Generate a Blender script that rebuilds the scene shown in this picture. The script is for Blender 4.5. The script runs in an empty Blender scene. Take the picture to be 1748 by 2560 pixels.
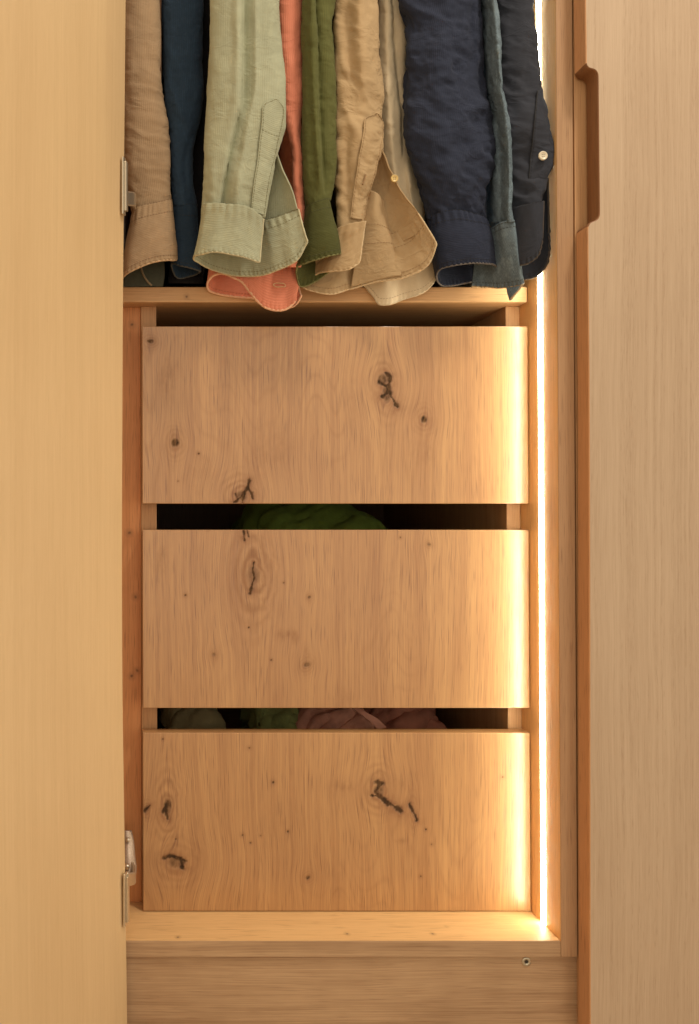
import bpy, bmesh, math, random
import numpy as np

# ------------------------------------------------------------------ camera, world, lamps, exposure
F = 1932.0            # focal length in photograph pixels (photograph 1748 x 2560)
VX, VY = 330.0, 1280.0
sc = bpy.context.scene
COL = sc.collection
cam = bpy.data.cameras.new('camera')
cam.sensor_fit = 'VERTICAL'
cam.sensor_height = 36.0
cam.lens = F / 2560.0 * 36.0
cam.shift_x = (874.0 - VX) / 2560.0
cam.shift_y = (VY - 1280.0) / 2560.0
cam.clip_start = 0.01
cam.clip_end = 100
cam.dof.use_dof = True
cam.dof.focus_distance = 0.88
cam.dof.aperture_fstop = 7.0
camo = bpy.data.objects.new('camera', cam)
camo.rotation_euler = (math.radians(90), 0, 0)
COL.objects.link(camo)
sc.camera = camo

w = bpy.data.worlds.new('World'); sc.world = w; w.use_nodes = True
bg = w.node_tree.nodes['Background']
bg.inputs[0].default_value = (1.0, 0.865, 0.685, 1)
bg.inputs[1].default_value = 0.90

def area(name, loc, target, size, power, col):
    l = bpy.data.lights.new(name, 'AREA'); l.shape = 'DISK'; l.size = size
    l.energy = power; l.color = col
    o = bpy.data.objects.new(name, l); COL.objects.link(o); o.location = loc
    import mathutils
    d = mathutils.Vector(target) - mathutils.Vector(loc)
    o.rotation_euler = d.to_track_quat('-Z', 'Y').to_euler()
    return o
area('ceiling_lamp', (0.78, 0.12, 1.75), (0.5, 0.85, 0.0), 0.24, 13.0, (1.0, 0.88, 0.72))

LED_STRENGTH = 31.0
LED_COL = (1.0, 0.925, 0.68, 1)

sc.view_settings.view_transform = 'Standard'
sc.view_settings.look = 'None'
sc.view_settings.exposure = 0.22
sc.view_settings.gamma = 1.0
sc.cycles.use_denoising = True
sc.cycles.max_bounces = 8
sc.cycles.diffuse_bounces = 5
sc.cycles.sample_clamp_indirect = 6.0

# ------------------------------------------------------------------ numeric helpers
def px(x, y, d):
    return np.array([(x - VX) / F * d, d, (VY - y) / F * d])

def settle(v):
    """the furniture stands a touch out of plumb"""
    v = np.array(v, float)
    k = 0.002 + 0.0035 * (v[:, 0] - 0.012) / 0.46
    v[:, 0] += -v[:, 2] * k
    return v

_lat = {}
def vnoise(x, y, seed=0):
    """2-D value noise, about -1..1"""
    if seed not in _lat:
        _lat[seed] = np.random.RandomState(seed + 11).rand(256, 256) * 2 - 1
    L = _lat[seed]
    x = np.asarray(x, float); y = np.asarray(y, float)
    xi = np.floor(x).astype(int); yi = np.floor(y).astype(int)
    fx = x - xi; fy = y - yi
    fx = fx * fx * fx * (fx * (fx * 6 - 15) + 10); fy = fy * fy * fy * (fy * (fy * 6 - 15) + 10)
    a = L[xi % 256, yi % 256]; b = L[(xi + 1) % 256, yi % 256]
    c = L[xi % 256, (yi + 1) % 256]; d = L[(xi + 1) % 256, (yi + 1) % 256]
    return (a * (1 - fx) + b * fx) * (1 - fy) + (c * (1 - fx) + d * fx) * fy

def fbm(x, y, seed=0, oct=3):
    s = 0; a = 1.0; f = 1.0; t = 0
    for i in range(oct):
        s = s + a * vnoise(x * f, y * f, seed + i * 7); t += a; a *= 0.5; f *= 2.03
    return s / t

def curve(keys, t):
    """smooth monotone interpolation of (t, value) keys"""
    k = np.array(sorted(keys), float); X = k[:, 0]; Y = k[:, 1]
    t = np.asarray(t, float)
    if len(X) == 1: return np.full(t.shape, Y[0])
    h = np.diff(X); dl = np.diff(Y) / h
    m = np.zeros(len(X)); m[0] = dl[0]; m[-1] = dl[-1]
    for i in range(1, len(X) - 1):
        if dl[i - 1] * dl[i] > 0:
            w1 = 2 * h[i] + h[i - 1]; w2 = h[i] + 2 * h[i - 1]
            m[i] = (w1 + w2) / (w1 / dl[i - 1] + w2 / dl[i])
    tc = np.clip(t, X[0], X[-1])
    i = np.clip(np.searchsorted(X, tc) - 1, 0, len(h) - 1)
    s = (tc - X[i]) / h[i]
    return ((1 + 2 * s) * (1 - s) ** 2 * Y[i] + s * (1 - s) ** 2 * h[i] * m[i]
            + s * s * (3 - 2 * s) * Y[i + 1] + s * s * (s - 1) * h[i] * m[i + 1])

def crom(P, n, closed=False):
    """Catmull-Rom through P (k,3), n samples, chord parametrised"""
    P = np.array(P, float)
    if closed:
        Q = np.vstack([P[-1], P, P[0], P[1]]); segs = len(P)
    else:
        Q = np.vstack([2 * P[0] - P[1], P, 2 * P[-1] - P[-2]]); segs = len(P) - 1
    L = np.array([max(np.linalg.norm(Q[i + 2] - Q[i + 1]), 1e-9) for i in range(segs)])
    cum = np.concatenate([[0], np.cumsum(L)])
    s = np.linspace(0, cum[-1], n, endpoint=not closed)
    i = np.clip(np.searchsorted(cum, s, side='right') - 1, 0, segs - 1)
    t = ((s - cum[i]) / L[i])[:, None]
    # chordal tangents
    def seg(k): return np.maximum(np.linalg.norm(Q[k + 1] - Q[k], axis=1), 1e-9)[:, None]
    d0, d1, d2 = seg(i), seg(i + 1), seg(i + 2)
    p0, p1, p2, p3 = Q[i], Q[i + 1], Q[i + 2], Q[i + 3]
    m1 = ((p1 - p0) / d0 - (p2 - p0) / (d0 + d1) + (p2 - p1) / d1) * d1
    m2 = ((p2 - p1) / d1 - (p3 - p1) / (d1 + d2) + (p3 - p2) / d2) * d1
    return ((2 * t**3 - 3 * t**2 + 1) * p1 + (t**3 - 2 * t**2 + t) * m1 + (-2 * t**3 + 3 * t**2) * p2 + (t**3 - t**2) * m2)

# ------------------------------------------------------------------ objects
def base(o):
    v = np.zeros(3)
    while o is not None:
        v += np.array(o.location); o = o.parent
    return v

def mesh_obj(name, verts, faces, mat, parent=None, smooth=False, uv=None, attrs=None, origin=None):
    verts = np.asarray(verts, float)
    off = base(parent) if parent is not None else (np.array(origin) if origin is not None else np.zeros(3))
    me = bpy.data.meshes.new(name)
    me.from_pydata((verts - off).tolist(), [], [list(map(int, f)) for f in faces])
    me.materials.append(mat)
    if smooth: me.polygons.foreach_set('use_smooth', [True] * len(me.polygons))
    if uv is not None:
        ul = me.uv_layers.new(name='UVMap')
        li = np.zeros(len(me.loops), int); me.loops.foreach_get('vertex_index', li)
        ul.data.foreach_set('uv', np.asarray(uv, float)[li].ravel())
    if attrs:
        for k, a in attrs.items():
            at = me.attributes.new(k, 'FLOAT', 'POINT'); at.data.foreach_set('value', np.asarray(a, float))
    me.update()
    o = bpy.data.objects.new(name, me); COL.objects.link(o)
    if parent is not None: o.parent = parent
    elif origin is not None: o.location = origin
    return o

def thing(name, label, cat, loc=(0, 0, 0), group=None):
    o = bpy.data.objects.new(name, None); COL.objects.link(o); o.location = loc
    o.empty_display_size = 0.05
    o['label'] = label; o['category'] = cat
    if group: o['group'] = group
    return o

def part_empty(name, parent, loc):
    o = bpy.data.objects.new(name, None); COL.objects.link(o); o.empty_display_size = 0.02
    o.parent = parent; o.location = np.array(loc) - base(parent)
    return o

def bm_out(bm):
    bm.verts.ensure_lookup_table()
    v = np.array([x.co[:] for x in bm.verts]); f = [[q.index for q in p.verts] for p in bm.faces]
    bm.free(); return v, f

def boxmesh(x0, x1, y0, y1, z0, z1, bev=0.0007, cuts=0):
    bm = bmesh.new(); bmesh.ops.create_cube(bm, size=1)
    for v in bm.verts:
        v.co = ((x0 + x1) / 2 + v.co.x * (x1 - x0), (y0 + y1) / 2 + v.co.y * (y1 - y0), (z0 + z1) / 2 + v.co.z * (z1 - z0))
    if bev:
        bmesh.ops.bevel(bm, geom=bm.edges[:], offset=bev, segments=2, affect='EDGES', profile=0.6)
    bm.verts.index_update()
    return bm_out(bm)

def board(name, x0, x1, y0, y1, z0, z1, mat, parent, bev=0.0007, lean=True):
    v, f = boxmesh(x0, x1, y0, y1, z0, z1, bev)
    if lean: v = settle(v)
    return mesh_obj(name, v, f, mat, parent)

# ------------------------------------------------------------------ materials
class NT:
    def __init__(s, name):
        s.m = bpy.data.materials.new(name); s.m.use_nodes = True
        s.t = s.m.node_tree; s.b = s.t.nodes['Principled BSDF']
    def n(s, typ, **kw):
        o = s.t.nodes.new(typ)
        for k, v in kw.items(): setattr(o, k, v)
        return o
    def l(s, a, b): s.t.links.new(a, b)
    def math(s, op, a, b=None, c=None, clamp=False):
        o = s.n('ShaderNodeMath', operation=op); o.use_clamp = clamp
        for i, q in enumerate((a, b, c)):
            if q is None: continue
            if hasattr(q, 'is_linked') or hasattr(q, 'links'): s.l(q, o.inputs[i])
            else: o.inputs[i].default_value = q
        return o.outputs[0]
    def noise(s, vec, scale=1, detail=3, rough=0.5, dist=0):
        o = s.n('ShaderNodeTexNoise'); o.inputs['Scale'].default_value = scale
        o.inputs['Detail'].default_value = detail; o.inputs['Roughness'].default_value = rough
        o.inputs['Distortion'].default_value = dist
        s.l(vec, o.inputs['Vector']); return o.outputs['Fac']
    def vmul(s, vec, k):
        o = s.n('ShaderNodeVectorMath', operation='MULTIPLY'); s.l(vec, o.inputs[0]); o.inputs[1].default_value = k
        return o.outputs[0]
    def comb(s, x, y, z):
        o = s.n('ShaderNodeCombineXYZ')
        for i, q in enumerate((x, y, z)):
            if hasattr(q, 'links'): s.l(q, o.inputs[i])
            else: o.inputs[i].default_value = q
        return o.outputs[0]
    def remap(s, v, a, b, c=0.0, d=1.0):
        o = s.n('ShaderNodeMapRange'); s.l(v, o.inputs['Value'])
        for k, q in zip(('From Min', 'From Max', 'To Min', 'To Max'), (a, b, c, d)): o.inputs[k].default_value = q
        return o.outputs[0]
    def mix(s, fac, a, b, blend='MIX'):
        o = s.n('ShaderNodeMix', data_type='RGBA', blend_type=blend)
        for q, k in ((fac, 0), (a, 6), (b, 7)):
            if hasattr(q, 'links'): s.l(q, o.inputs[k])
            elif k == 0: o.inputs[0].default_value = q
            else: o.inputs[k].default_value = tuple(q) + (1,)
        return o.outputs[2]
    def bump(s, h, strength, dist=0.001):
        o = s.n('ShaderNodeBump'); o.inputs['Strength'].default_value = strength
        o.inputs['Distance'].default_value = dist; s.l(h, o.inputs['Height']); s.l(o.outputs[0], s.b.inputs['Normal'])

def wood(name, light, dark, pore, axis='z', knots=(), attr=False, rough=0.46, contrast=1.0, bandscale=1.0,
         pore_amt=0.5, seed=0.0, bump=0.25, blot=0.5, spec=0.35, fine=False, straight=False):
    """oak: grain runs along `axis`; with attr=True the across-grain coordinate comes from the mesh (flows round knots)"""
    N = NT(name)
    tc = N.n('ShaderNodeTexCoord').outputs['Object']
    sep = N.n('ShaderNodeSeparateXYZ'); N.l(tc, sep.inputs[0])
    X, Y, Z = sep.outputs
    if attr:
        a = N.n('ShaderNodeAttribute'); a.attribute_name = 'grain_u'
        U = a.outputs['Fac']; V = Z; W = Y
    elif axis == 'z':
        U, V, W = X, Z, Y
    else:
        U, V, W = Z, X, Y
    rnd = N.n('ShaderNodeObjectInfo').outputs['Random']
    off = N.math('ADD', N.math('MULTIPLY', rnd, 7.0), seed)
    low = N.noise(N.comb(N.math('MULTIPLY', U, 9.0), N.math('MULTIPLY', V, 3.0), off), 1, 2)
    Uw = N.math('ADD', U, N.math('MULTIPLY', N.math('SUBTRACT', low, 0.5), 0.006 if attr else 0.012))
    def g(su, sv, sw, det=2, rough=0.5, o=0.0):
        return N.noise(N.comb(N.math('MULTIPLY', Uw, su), N.math('MULTIPLY', V, sv), N.math('ADD', N.math('MULTIPLY', W, sw), N.math('ADD', off, o))), 1, det, rough)
    b1 = g(26 * bandscale, 1.6, 26, 2)
    b2 = g(120 * bandscale, 4.0, 120, 3, 0.6, 3.1)
    fib = g(760, 7, 760, 3, 0.65, 5.7)
    por = g(1050, 30, 1050, 1, 0.5, 9.3)
    blo = g(14, 9, 14, 3, 0.55, 1.7)
    if straight:
        b1 = g(34, 1.0, 34, 3, 0.6)
        b2 = g(330, 2.2, 330, 3, 0.6, 3.1)
        fib = g(1050, 9, 1050, 3, 0.65, 5.7)
    if fine:
        b2 = g(300, 0.8, 300, 3, 0.6, 3.1)
        fib = g(1300, 16, 1300, 2, 0.6, 5.7)
        por = N.math('MULTIPLY', g(1500, 75, 1500, 1, 0.5, 9.3), N.remap(b2, 0.40, 0.60, 0.72, 1.12))
    t = N.math('ADD', N.math('MULTIPLY', N.math('SUBTRACT', b1, 0.5), (1.5 if straight else 1.1) * contrast), N.math('MULTIPLY', N.math('SUBTRACT', b2, 0.5), 1.0 * contrast))
    t = N.math('ADD', t, N.math('MULTIPLY', N.math('SUBTRACT', fib, 0.5), 1.7 * contrast))
    t = N.math('ADD', t, N.math('MULTIPLY', N.math('SUBTRACT', blo, 0.5), blot * contrast))
    t = N.math('ADD', t, 0.45, clamp=True)
    col = N.mix(t, light, dark)
    pm = N.remap(por, 0.58, 0.74, 0.0, pore_amt)
    col = N.mix(pm, col, pore)
    h = N.math('SUBTRACT', N.math('MULTIPLY', fib, 0.4), pm)
    if attr:
        rg = N.n('ShaderNodeAttribute'); rg.attribute_name = 'stain'
        col = N.mix(rg.outputs['Fac'], col, (dark[0] * 0.60, dark[1] * 0.50, dark[2] * 0.48))
        kn = N.n('ShaderNodeAttribute'); kn.attribute_name = 'knot'
        kk = N.math('MULTIPLY', kn.outputs['Fac'], N.remap(fib, 0.3, 0.6, 0.75, 1.05), clamp=True)
        col = N.mix(kk, col, (0.030, 0.023, 0.016))
        h = N.math('SUBTRACT', h, kn.outputs['Fac'])
        matte = N.math('MAXIMUM', kn.outputs['Fac'], N.math('MULTIPLY', rg.outputs['Fac'], 0.4))
        N.l(N.remap(matte, 0.0, 1.0, rough, 0.85), N.b.inputs['Roughness'])
        N.l(N.remap(matte, 0.0, 0.8, spec, 0.08), N.b.inputs['Specular IOR Level'])
    if knots:
        nz = N.noise(tc, 260, 2)
        for (kx, ky, kz, r) in knots:
            d = N.n('ShaderNodeVectorMath', operation='DISTANCE'); N.l(tc, d.inputs[0]); d.inputs[1].default_value = (kx, ky, kz)
            dd = N.math('ADD', d.outputs['Value'], N.math('MULTIPLY', N.math('SUBTRACT', nz, 0.5), r * 1.3))
            col = N.mix(N.remap(dd, r * 0.35, r * 1.1, 0.75, 0.0), col, (0.07, 0.035, 0.018))
            col = N.mix(N.remap(dd, r * 1.0, r * 3.2, 0.28, 0.0), col, (0.16, 0.08, 0.04))
    N.l(col, N.b.inputs['Base Color'])
    N.b.inputs['Roughness'].default_value = rough
    N.b.inputs['Specular IOR Level'].default_value = spec
    N.b.inputs['Roughness'].default_value = rough
    N.bump(h, bump, 0.0006)
    return N.m

OAK_L, OAK_D, OAK_P = (0.60, 0.355, 0.175), (0.40, 0.205, 0.088), (0.27, 0.125, 0.05)
M_front = wood('knotty_oak_front', (0.565, 0.318, 0.132), (0.355, 0.168, 0.065), (0.22, 0.095, 0.038), attr=True, contrast=0.92, pore_amt=0.7, rough=0.32, spec=1.0, bump=0.16, straight=True)
M_oak = wood('oak_carcass', OAK_L, OAK_D, OAK_P, 'z', contrast=0.8)
M_oakx = wood('oak_carcass_lengthwise', OAK_L, OAK_D, OAK_P, 'x', contrast=0.8)
M_plinth = wood('oak_plinth', (0.50, 0.33, 0.188), (0.315, 0.188, 0.10), (0.17, 0.085, 0.04), 'x', contrast=1.15, bandscale=1.0, pore_amt=0.3, blot=1.2)
M_side = wood('oak_side', (0.52, 0.325, 0.18), (0.36, 0.205, 0.105), (0.2, 0.1, 0.05), 'z', contrast=0.7)
M_filler = wood('oak_filler', (0.46, 0.215, 0.095), (0.32, 0.13, 0.05), (0.2, 0.08, 0.03), 'z', contrast=0.8)
M_doorR = wood('pale_oak_door', (0.535, 0.40, 0.272), (0.425, 0.300, 0.193), (0.32, 0.205, 0.12), 'z', contrast=0.95, pore_amt=0.32, rough=0.5, blot=0.4, fine=True)
M_notch_shaded = wood('finger_pull_shaded_oak', (0.27, 0.125, 0.052), (0.19, 0.08, 0.03), (0.1, 0.04, 0.015), 'z', contrast=0.8)  # door oak darkened: the shade inside the notch is put into the colour
M_doorE = wood('door_edge_oak', (0.62, 0.335, 0.165), (0.50, 0.25, 0.115), (0.25, 0.1, 0.04), 'z', contrast=0.6)
M_doorL = wood('pale_oak_door_inside', (0.66, 0.475, 0.262), (0.55, 0.375, 0.195), (0.40, 0.25, 0.13), 'z', contrast=0.6, pore_amt=0.12, fine=True, rough=0.5, bandscale=0.9, blot=0.5)
M_box = wood('drawer_box_board', (0.42, 0.27, 0.16), (0.33, 0.20, 0.115), (0.1, 0.05, 0.03), 'x', contrast=0.5)
M_back = wood('back_board', (0.30, 0.18, 0.1), (0.22, 0.12, 0.065), (0.07, 0.035, 0.02), 'z', contrast=0.5)
M_inner = wood('carcass_inside', (0.42, 0.24, 0.12), (0.28, 0.15, 0.07), (0.18, 0.09, 0.04), 'z', contrast=0.8)

def plain(name, col, rough=0.5, metal=0.0, noise=0.0, scale=300):
    N = NT(name)
    if noise:
        tc = N.n('ShaderNodeTexCoord').outputs['Object']
        f = N.noise(tc, scale, 3)
        c = N.mix(f, tuple(q * (1 - noise) for q in col), tuple(min(1, q * (1 + noise)) for q in col))
        N.l(c, N.b.inputs['Base Color'])
        N.bump(f, 0.15, 0.0003)
    else:
        N.b.inputs['Base Color'].default_value = tuple(col) + (1,)
    N.b.inputs['Roughness'].default_value = rough; N.b.inputs['Metallic'].default_value = metal
    return N.m
M_metal = plain('nickel', (0.70, 0.64, 0.53), 0.30, 0.92, 0.10, 500)
M_metal_rough = plain('cast_nickel', (0.40, 0.31, 0.24), 0.5, 0.7, 0.45, 900)
M_screw = plain('zinc_screw', (0.55, 0.50, 0.38), 0.35, 0.9, 0.15)
M_dark = plain('screw_socket', (0.03, 0.025, 0.02), 0.6)
M_button = plain('shell_button', (0.72, 0.64, 0.48), 0.3, 0.0, 0.08, 400)
M_button2 = plain('horn_button', (0.66, 0.47, 0.17), 0.35, 0.0, 0.1, 400)
M_floor = wood('room_floor_boards', (0.60, 0.46, 0.32), (0.50, 0.37, 0.24), (0.15, 0.09, 0.05), 'x', contrast=0.8)
N_ = NT('led_diffuser')
N_.b.inputs['Base Color'].default_value = (0.8, 0.8, 0.8, 1)
N_.b.inputs['Emission Color'].default_value = LED_COL
N_.b.inputs['Emission Strength'].default_value = LED_STRENGTH
M_led = N_.m

def cloth(name, col, var=0.25, wale=0.0020, axis='u', bump=0.3, sheen=0.25, fade=(1.25, 1.22, 1.15), fade_amt=0.4, weave=0.0, wdark=0.72, crease=0.42):
    N = NT(name)
    uv = N.n('ShaderNodeUVMap').outputs[0]
    sep = N.n('ShaderNodeSeparateXYZ'); N.l(uv, sep.inputs[0])
    U, V = sep.outputs[0], sep.outputs[1]
    if axis == 'v': U, V = V, U
    n1 = N.noise(N.vmul(uv, (28, 20, 1)), 1, 4, 0.6)
    n2 = N.noise(N.vmul(uv, (900, 900, 1)), 1, 2, 0.6)
    n3 = N.noise(N.vmul(uv, (140, 60, 1)), 1, 3, 0.6)
    c_d = tuple(q * (1 - var) for q in col); c_l = tuple(min(1.0, q * f) for q, f in zip(col, fade))
    c = N.mix(N.remap(n1, 0.3, 0.7), c_d, col)
    c = N.mix(N.math('MULTIPLY', N.remap(n3, 0.5, 0.75), fade_amt), c, c_l)
    h = N.math('MULTIPLY', n2, 0.6)
    if wale:
        jit = N.noise(N.comb(N.math('MULTIPLY', U, 60), N.math('MULTIPLY', V, 60), 0.3), 1, 2)
        ph = N.math('ADD', N.math('MULTIPLY', U, 2 * math.pi / wale), N.math('MULTIPLY', jit, 2.0))
        s = N.math('ADD', N.math('MULTIPLY', N.math('SINE', ph), 0.5), 0.5)
        amt = N.math('MULTIPLY', N.math('SUBTRACT', 1.0, s), N.remap(n3, 0.3, 0.7, 0.5, 1.0))
        c = N.mix(amt, c, tuple(q * (1 - (1 - wdark) * 0.6) for q in col))
        h = N.math('ADD', h, s)
    if weave:
        st = N.noise(N.comb(N.math('MULTIPLY', U, 2600), N.math('MULTIPLY', V, 420), 0.0), 1, 2)
        c = N.mix(N.math('MULTIPLY', N.remap(st, 0.45, 0.65), weave), c, c_l)
        h = N.math('ADD', h, st)
    N.l(c, N.b.inputs['Base Color'])
    N.b.inputs['Roughness'].default_value = 0.92
    N.b.inputs['Specular IOR Level'].default_value = 0.15
    N.b.inputs['Sheen Weight'].default_value = sheen
    N.b.inputs['Sheen Roughness'].default_value = 0.5
    N.b.inputs['Sheen Tint'].default_value = tuple(min(1, q * 1.5 + 0.1) for q in col) + (1,)
    cr1 = N.noise(N.vmul(uv, (38, 62, 1)), 1, 4, 0.55, 0.6)
    cr = N.math('ABSOLUTE', N.math('SUBTRACT', cr1, 0.5))
    cr2 = N.noise(N.vmul(uv, (60, 110, 1)), 1, 3, 0.55, 0.4)
    zone = N.remap(N.noise(N.vmul(uv, (17, 11, 1)), 1, 2), 0.38, 0.66, 0.12, 1.0)
    hh = N.math('MULTIPLY', zone, N.math('ADD', N.math('MULTIPLY', N.remap(cr, 0.0, 0.10, 0.0, 1.0), -0.6), N.math('MULTIPLY', cr2, 1.4)))
    b1 = N.n('ShaderNodeBump'); b1.inputs['Strength'].default_value = crease; b1.inputs['Distance'].default_value = 0.0022
    N.l(hh, b1.inputs['Height'])
    b2 = N.n('ShaderNodeBump'); b2.inputs['Strength'].default_value = bump; b2.inputs['Distance'].default_value = 0.0005
    N.l(h, b2.inputs['Height']); N.l(b1.outputs[0], b2.inputs['Normal']); N.l(b2.outputs[0], N.b.inputs['Normal'])
    return N.m

# ------------------------------------------------------------------ cloth builder
def grid_normals(P, closed):
    if closed:
        du = np.roll(P, -1, 1) - np.roll(P, 1, 1)
    else:
        du = np.gradient(P, axis=1)
    dv = np.gradient(P, axis=0)
    n = np.cross(du, dv); l = np.linalg.norm(n, axis=2, keepdims=True); return n / np.maximum(l, 1e-12)

def grid_uv(P, closed):
    du = np.linalg.norm(np.diff(P, axis=1), axis=2).mean(0); dv = np.linalg.norm(np.diff(P, axis=0), axis=2).mean(1)
    u = np.concatenate([[0], np.cumsum(du)]); v = np.concatenate([[0], np.cumsum(dv)])
    U, V = np.meshgrid(u, v); return U, V

def wrinkle(U, V, specs):
    """specs: (amplitude, wavelength across, wavelength along, slant, seed, ridged[, weight])"""
    D = np.zeros_like(U)
    for sp in specs:
        amp, lu, lv, slant, seed, ridged = sp[:6]
        n = fbm((U + V * slant) / lu, (V - U * slant) / lv, seed, 3)
        if ridged: n = 0.45 - np.sqrt(n * n + (0.0006 if ridged == 2 else 0.006)) * 1.3
        wgt = 1.0
        if len(sp) > 6: wgt = curve(sp[6], V / V.max())
        D += amp * n * wgt
    return D

def sheet(name, P, mat, parent, closed=False, thick=0.0011, flip=False, disp=None, specs=(), smooth=True):
    """P (nv, nu, 3): a cloth surface of real thickness; normals toward the outside"""
    nv, nu = P.shape[:2]
    U, V = grid_uv(P, closed)
    n = grid_normals(P, closed)
    if flip: n = -n
    D = wrinkle(U, V, specs)
    if disp is not None: D = D + disp(U, V)
    P = P + n * D[..., None]
    n = grid_normals(P, closed)
    if flip: n = -n
    Q = P - n * thick
    verts = np.vstack([P.reshape(-1, 3), Q.reshape(-1, 3)])
    M = nv * nu
    jj = np.arange(nu if closed else nu - 1); j2 = (jj + 1) % nu
    ii = np.arange(nv - 1)
    I, J = np.meshgrid(ii, jj, indexing='ij'); J2 = np.broadcast_to(j2, I.shape)
    a = I * nu + J; b = I * nu + J2; c = (I + 1) * nu + J2; d = (I + 1) * nu + J
    f1 = np.stack([a, b, c, d], -1).reshape(-1, 4)
    f2 = np.stack([d, c, b, a], -1).reshape(-1, 4) + M
    fs = [f1, f2]
    for r in (0, nv - 1):
        q = np.stack([r * nu + jj, r * nu + j2, r * nu + j2 + M, r * nu + jj + M], -1)
        fs.append(q if r else q[:, ::-1])
    if not closed:
        for cc in (0, nu - 1):
            q = np.stack([ii * nu + cc, (ii + 1) * nu + cc, (ii + 1) * nu + cc + M, ii * nu + cc + M], -1)
            fs.append(q)
    faces = np.vstack(fs)
    if flip: faces = faces[:, ::-1]
    uv = np.stack([U, V], -1).reshape(-1, 2); uv = np.vstack([uv, uv])
    o = mesh_obj(name, verts, faces, mat, parent, smooth=smooth, uv=uv)
    return o, P, n

def lumps(nu):
    return nu

def tube(name, path, r, mat, parent, seg=6, taper=None, kind=None):
    path = np.array(path, float); n = len(path)
    t = np.gradient(path, axis=0); t /= np.maximum(np.linalg.norm(t, axis=1, keepdims=True), 1e-9)
    ref = np.tile(np.array([0.0, 1.0, 0.0]), (n, 1))
    bad = np.abs((t * ref).sum(1)) > 0.95
    ref[bad] = (0, 0, 1)
    a = np.cross(t, ref); a /= np.maximum(np.linalg.norm(a, axis=1, keepdims=True), 1e-9)
    b = np.cross(t, a)
    ang = np.linspace(0, 2 * np.pi, seg, endpoint=False)
    rr = np.full(n, r) if taper is None else r * taper(np.linspace(0, 1, n))
    V = path[:, None, :] + rr[:, None, None] * (a[:, None, :] * np.cos(ang)[None, :, None] + b[:, None, :] * np.sin(ang)[None, :, None])
    faces = []
    for i in range(n - 1):
        for j in range(seg):
            k = (j + 1) % seg
            faces.append((i * seg + j, i * seg + k, (i + 1) * seg + k, (i + 1) * seg + j))
    faces.append(list(range(seg))[::-1]); faces.append([(n - 1) * seg + j for j in range(seg)])
    uv = np.zeros((n * seg, 2)); uv[:, 0] = np.tile(ang * r, n); L = np.concatenate([[0], np.cumsum(np.linalg.norm(np.diff(path, axis=0), axis=1))]); uv[:, 1] = np.repeat(L, seg)
    o = mesh_obj(name, V.reshape(-1, 3), faces, mat, parent, smooth=True, uv=uv)
    return o

def stitches(path, normal, mat, parent, pitch=0.0034, ln=0.0022, r=0.00028, lift=0.0002, name='stitching'):
    """a line of sewn stitches: small thread bars, one part"""
    path = np.array(path) + np.array(normal) * lift
    L = np.concatenate([[0], np.cumsum(np.linalg.norm(np.diff(path, axis=0), axis=1))])
    vs, fs = [], []
    s = 0.001
    while s + ln < L[-1]:
        p = np.array([np.interp([s, s + ln / 2, s + ln], L, path[:, k]) for k in range(3)]).T
        nn = np.array([np.interp(s + ln / 2, L, np.array(normal)[:, k]) for k in range(3)])
        d = p[2] - p[0]; d /= max(np.linalg.norm(d), 1e-9)
        side = np.cross(d, nn); side /= max(np.linalg.norm(side), 1e-9)
        b = len(vs)
        for q, lf in ((p[0], -0.2), (p[1], 0.6), (p[2], -0.2)):
            vs += [q + side * r + nn * (lf * r), q + nn * (lf + 1) * r, q - side * r + nn * (lf * r)]
        for i in (0, 3):
            fs += [(b + i, b + i + 1, b + i + 4, b + i + 3), (b + i + 1, b + i + 2, b + i + 5, b + i + 4)]
        s += pitch
    if not vs: return
    o = mesh_obj(name, vs, fs, mat, parent, smooth=True); o['kind'] = 'stuff'
    return o

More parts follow.
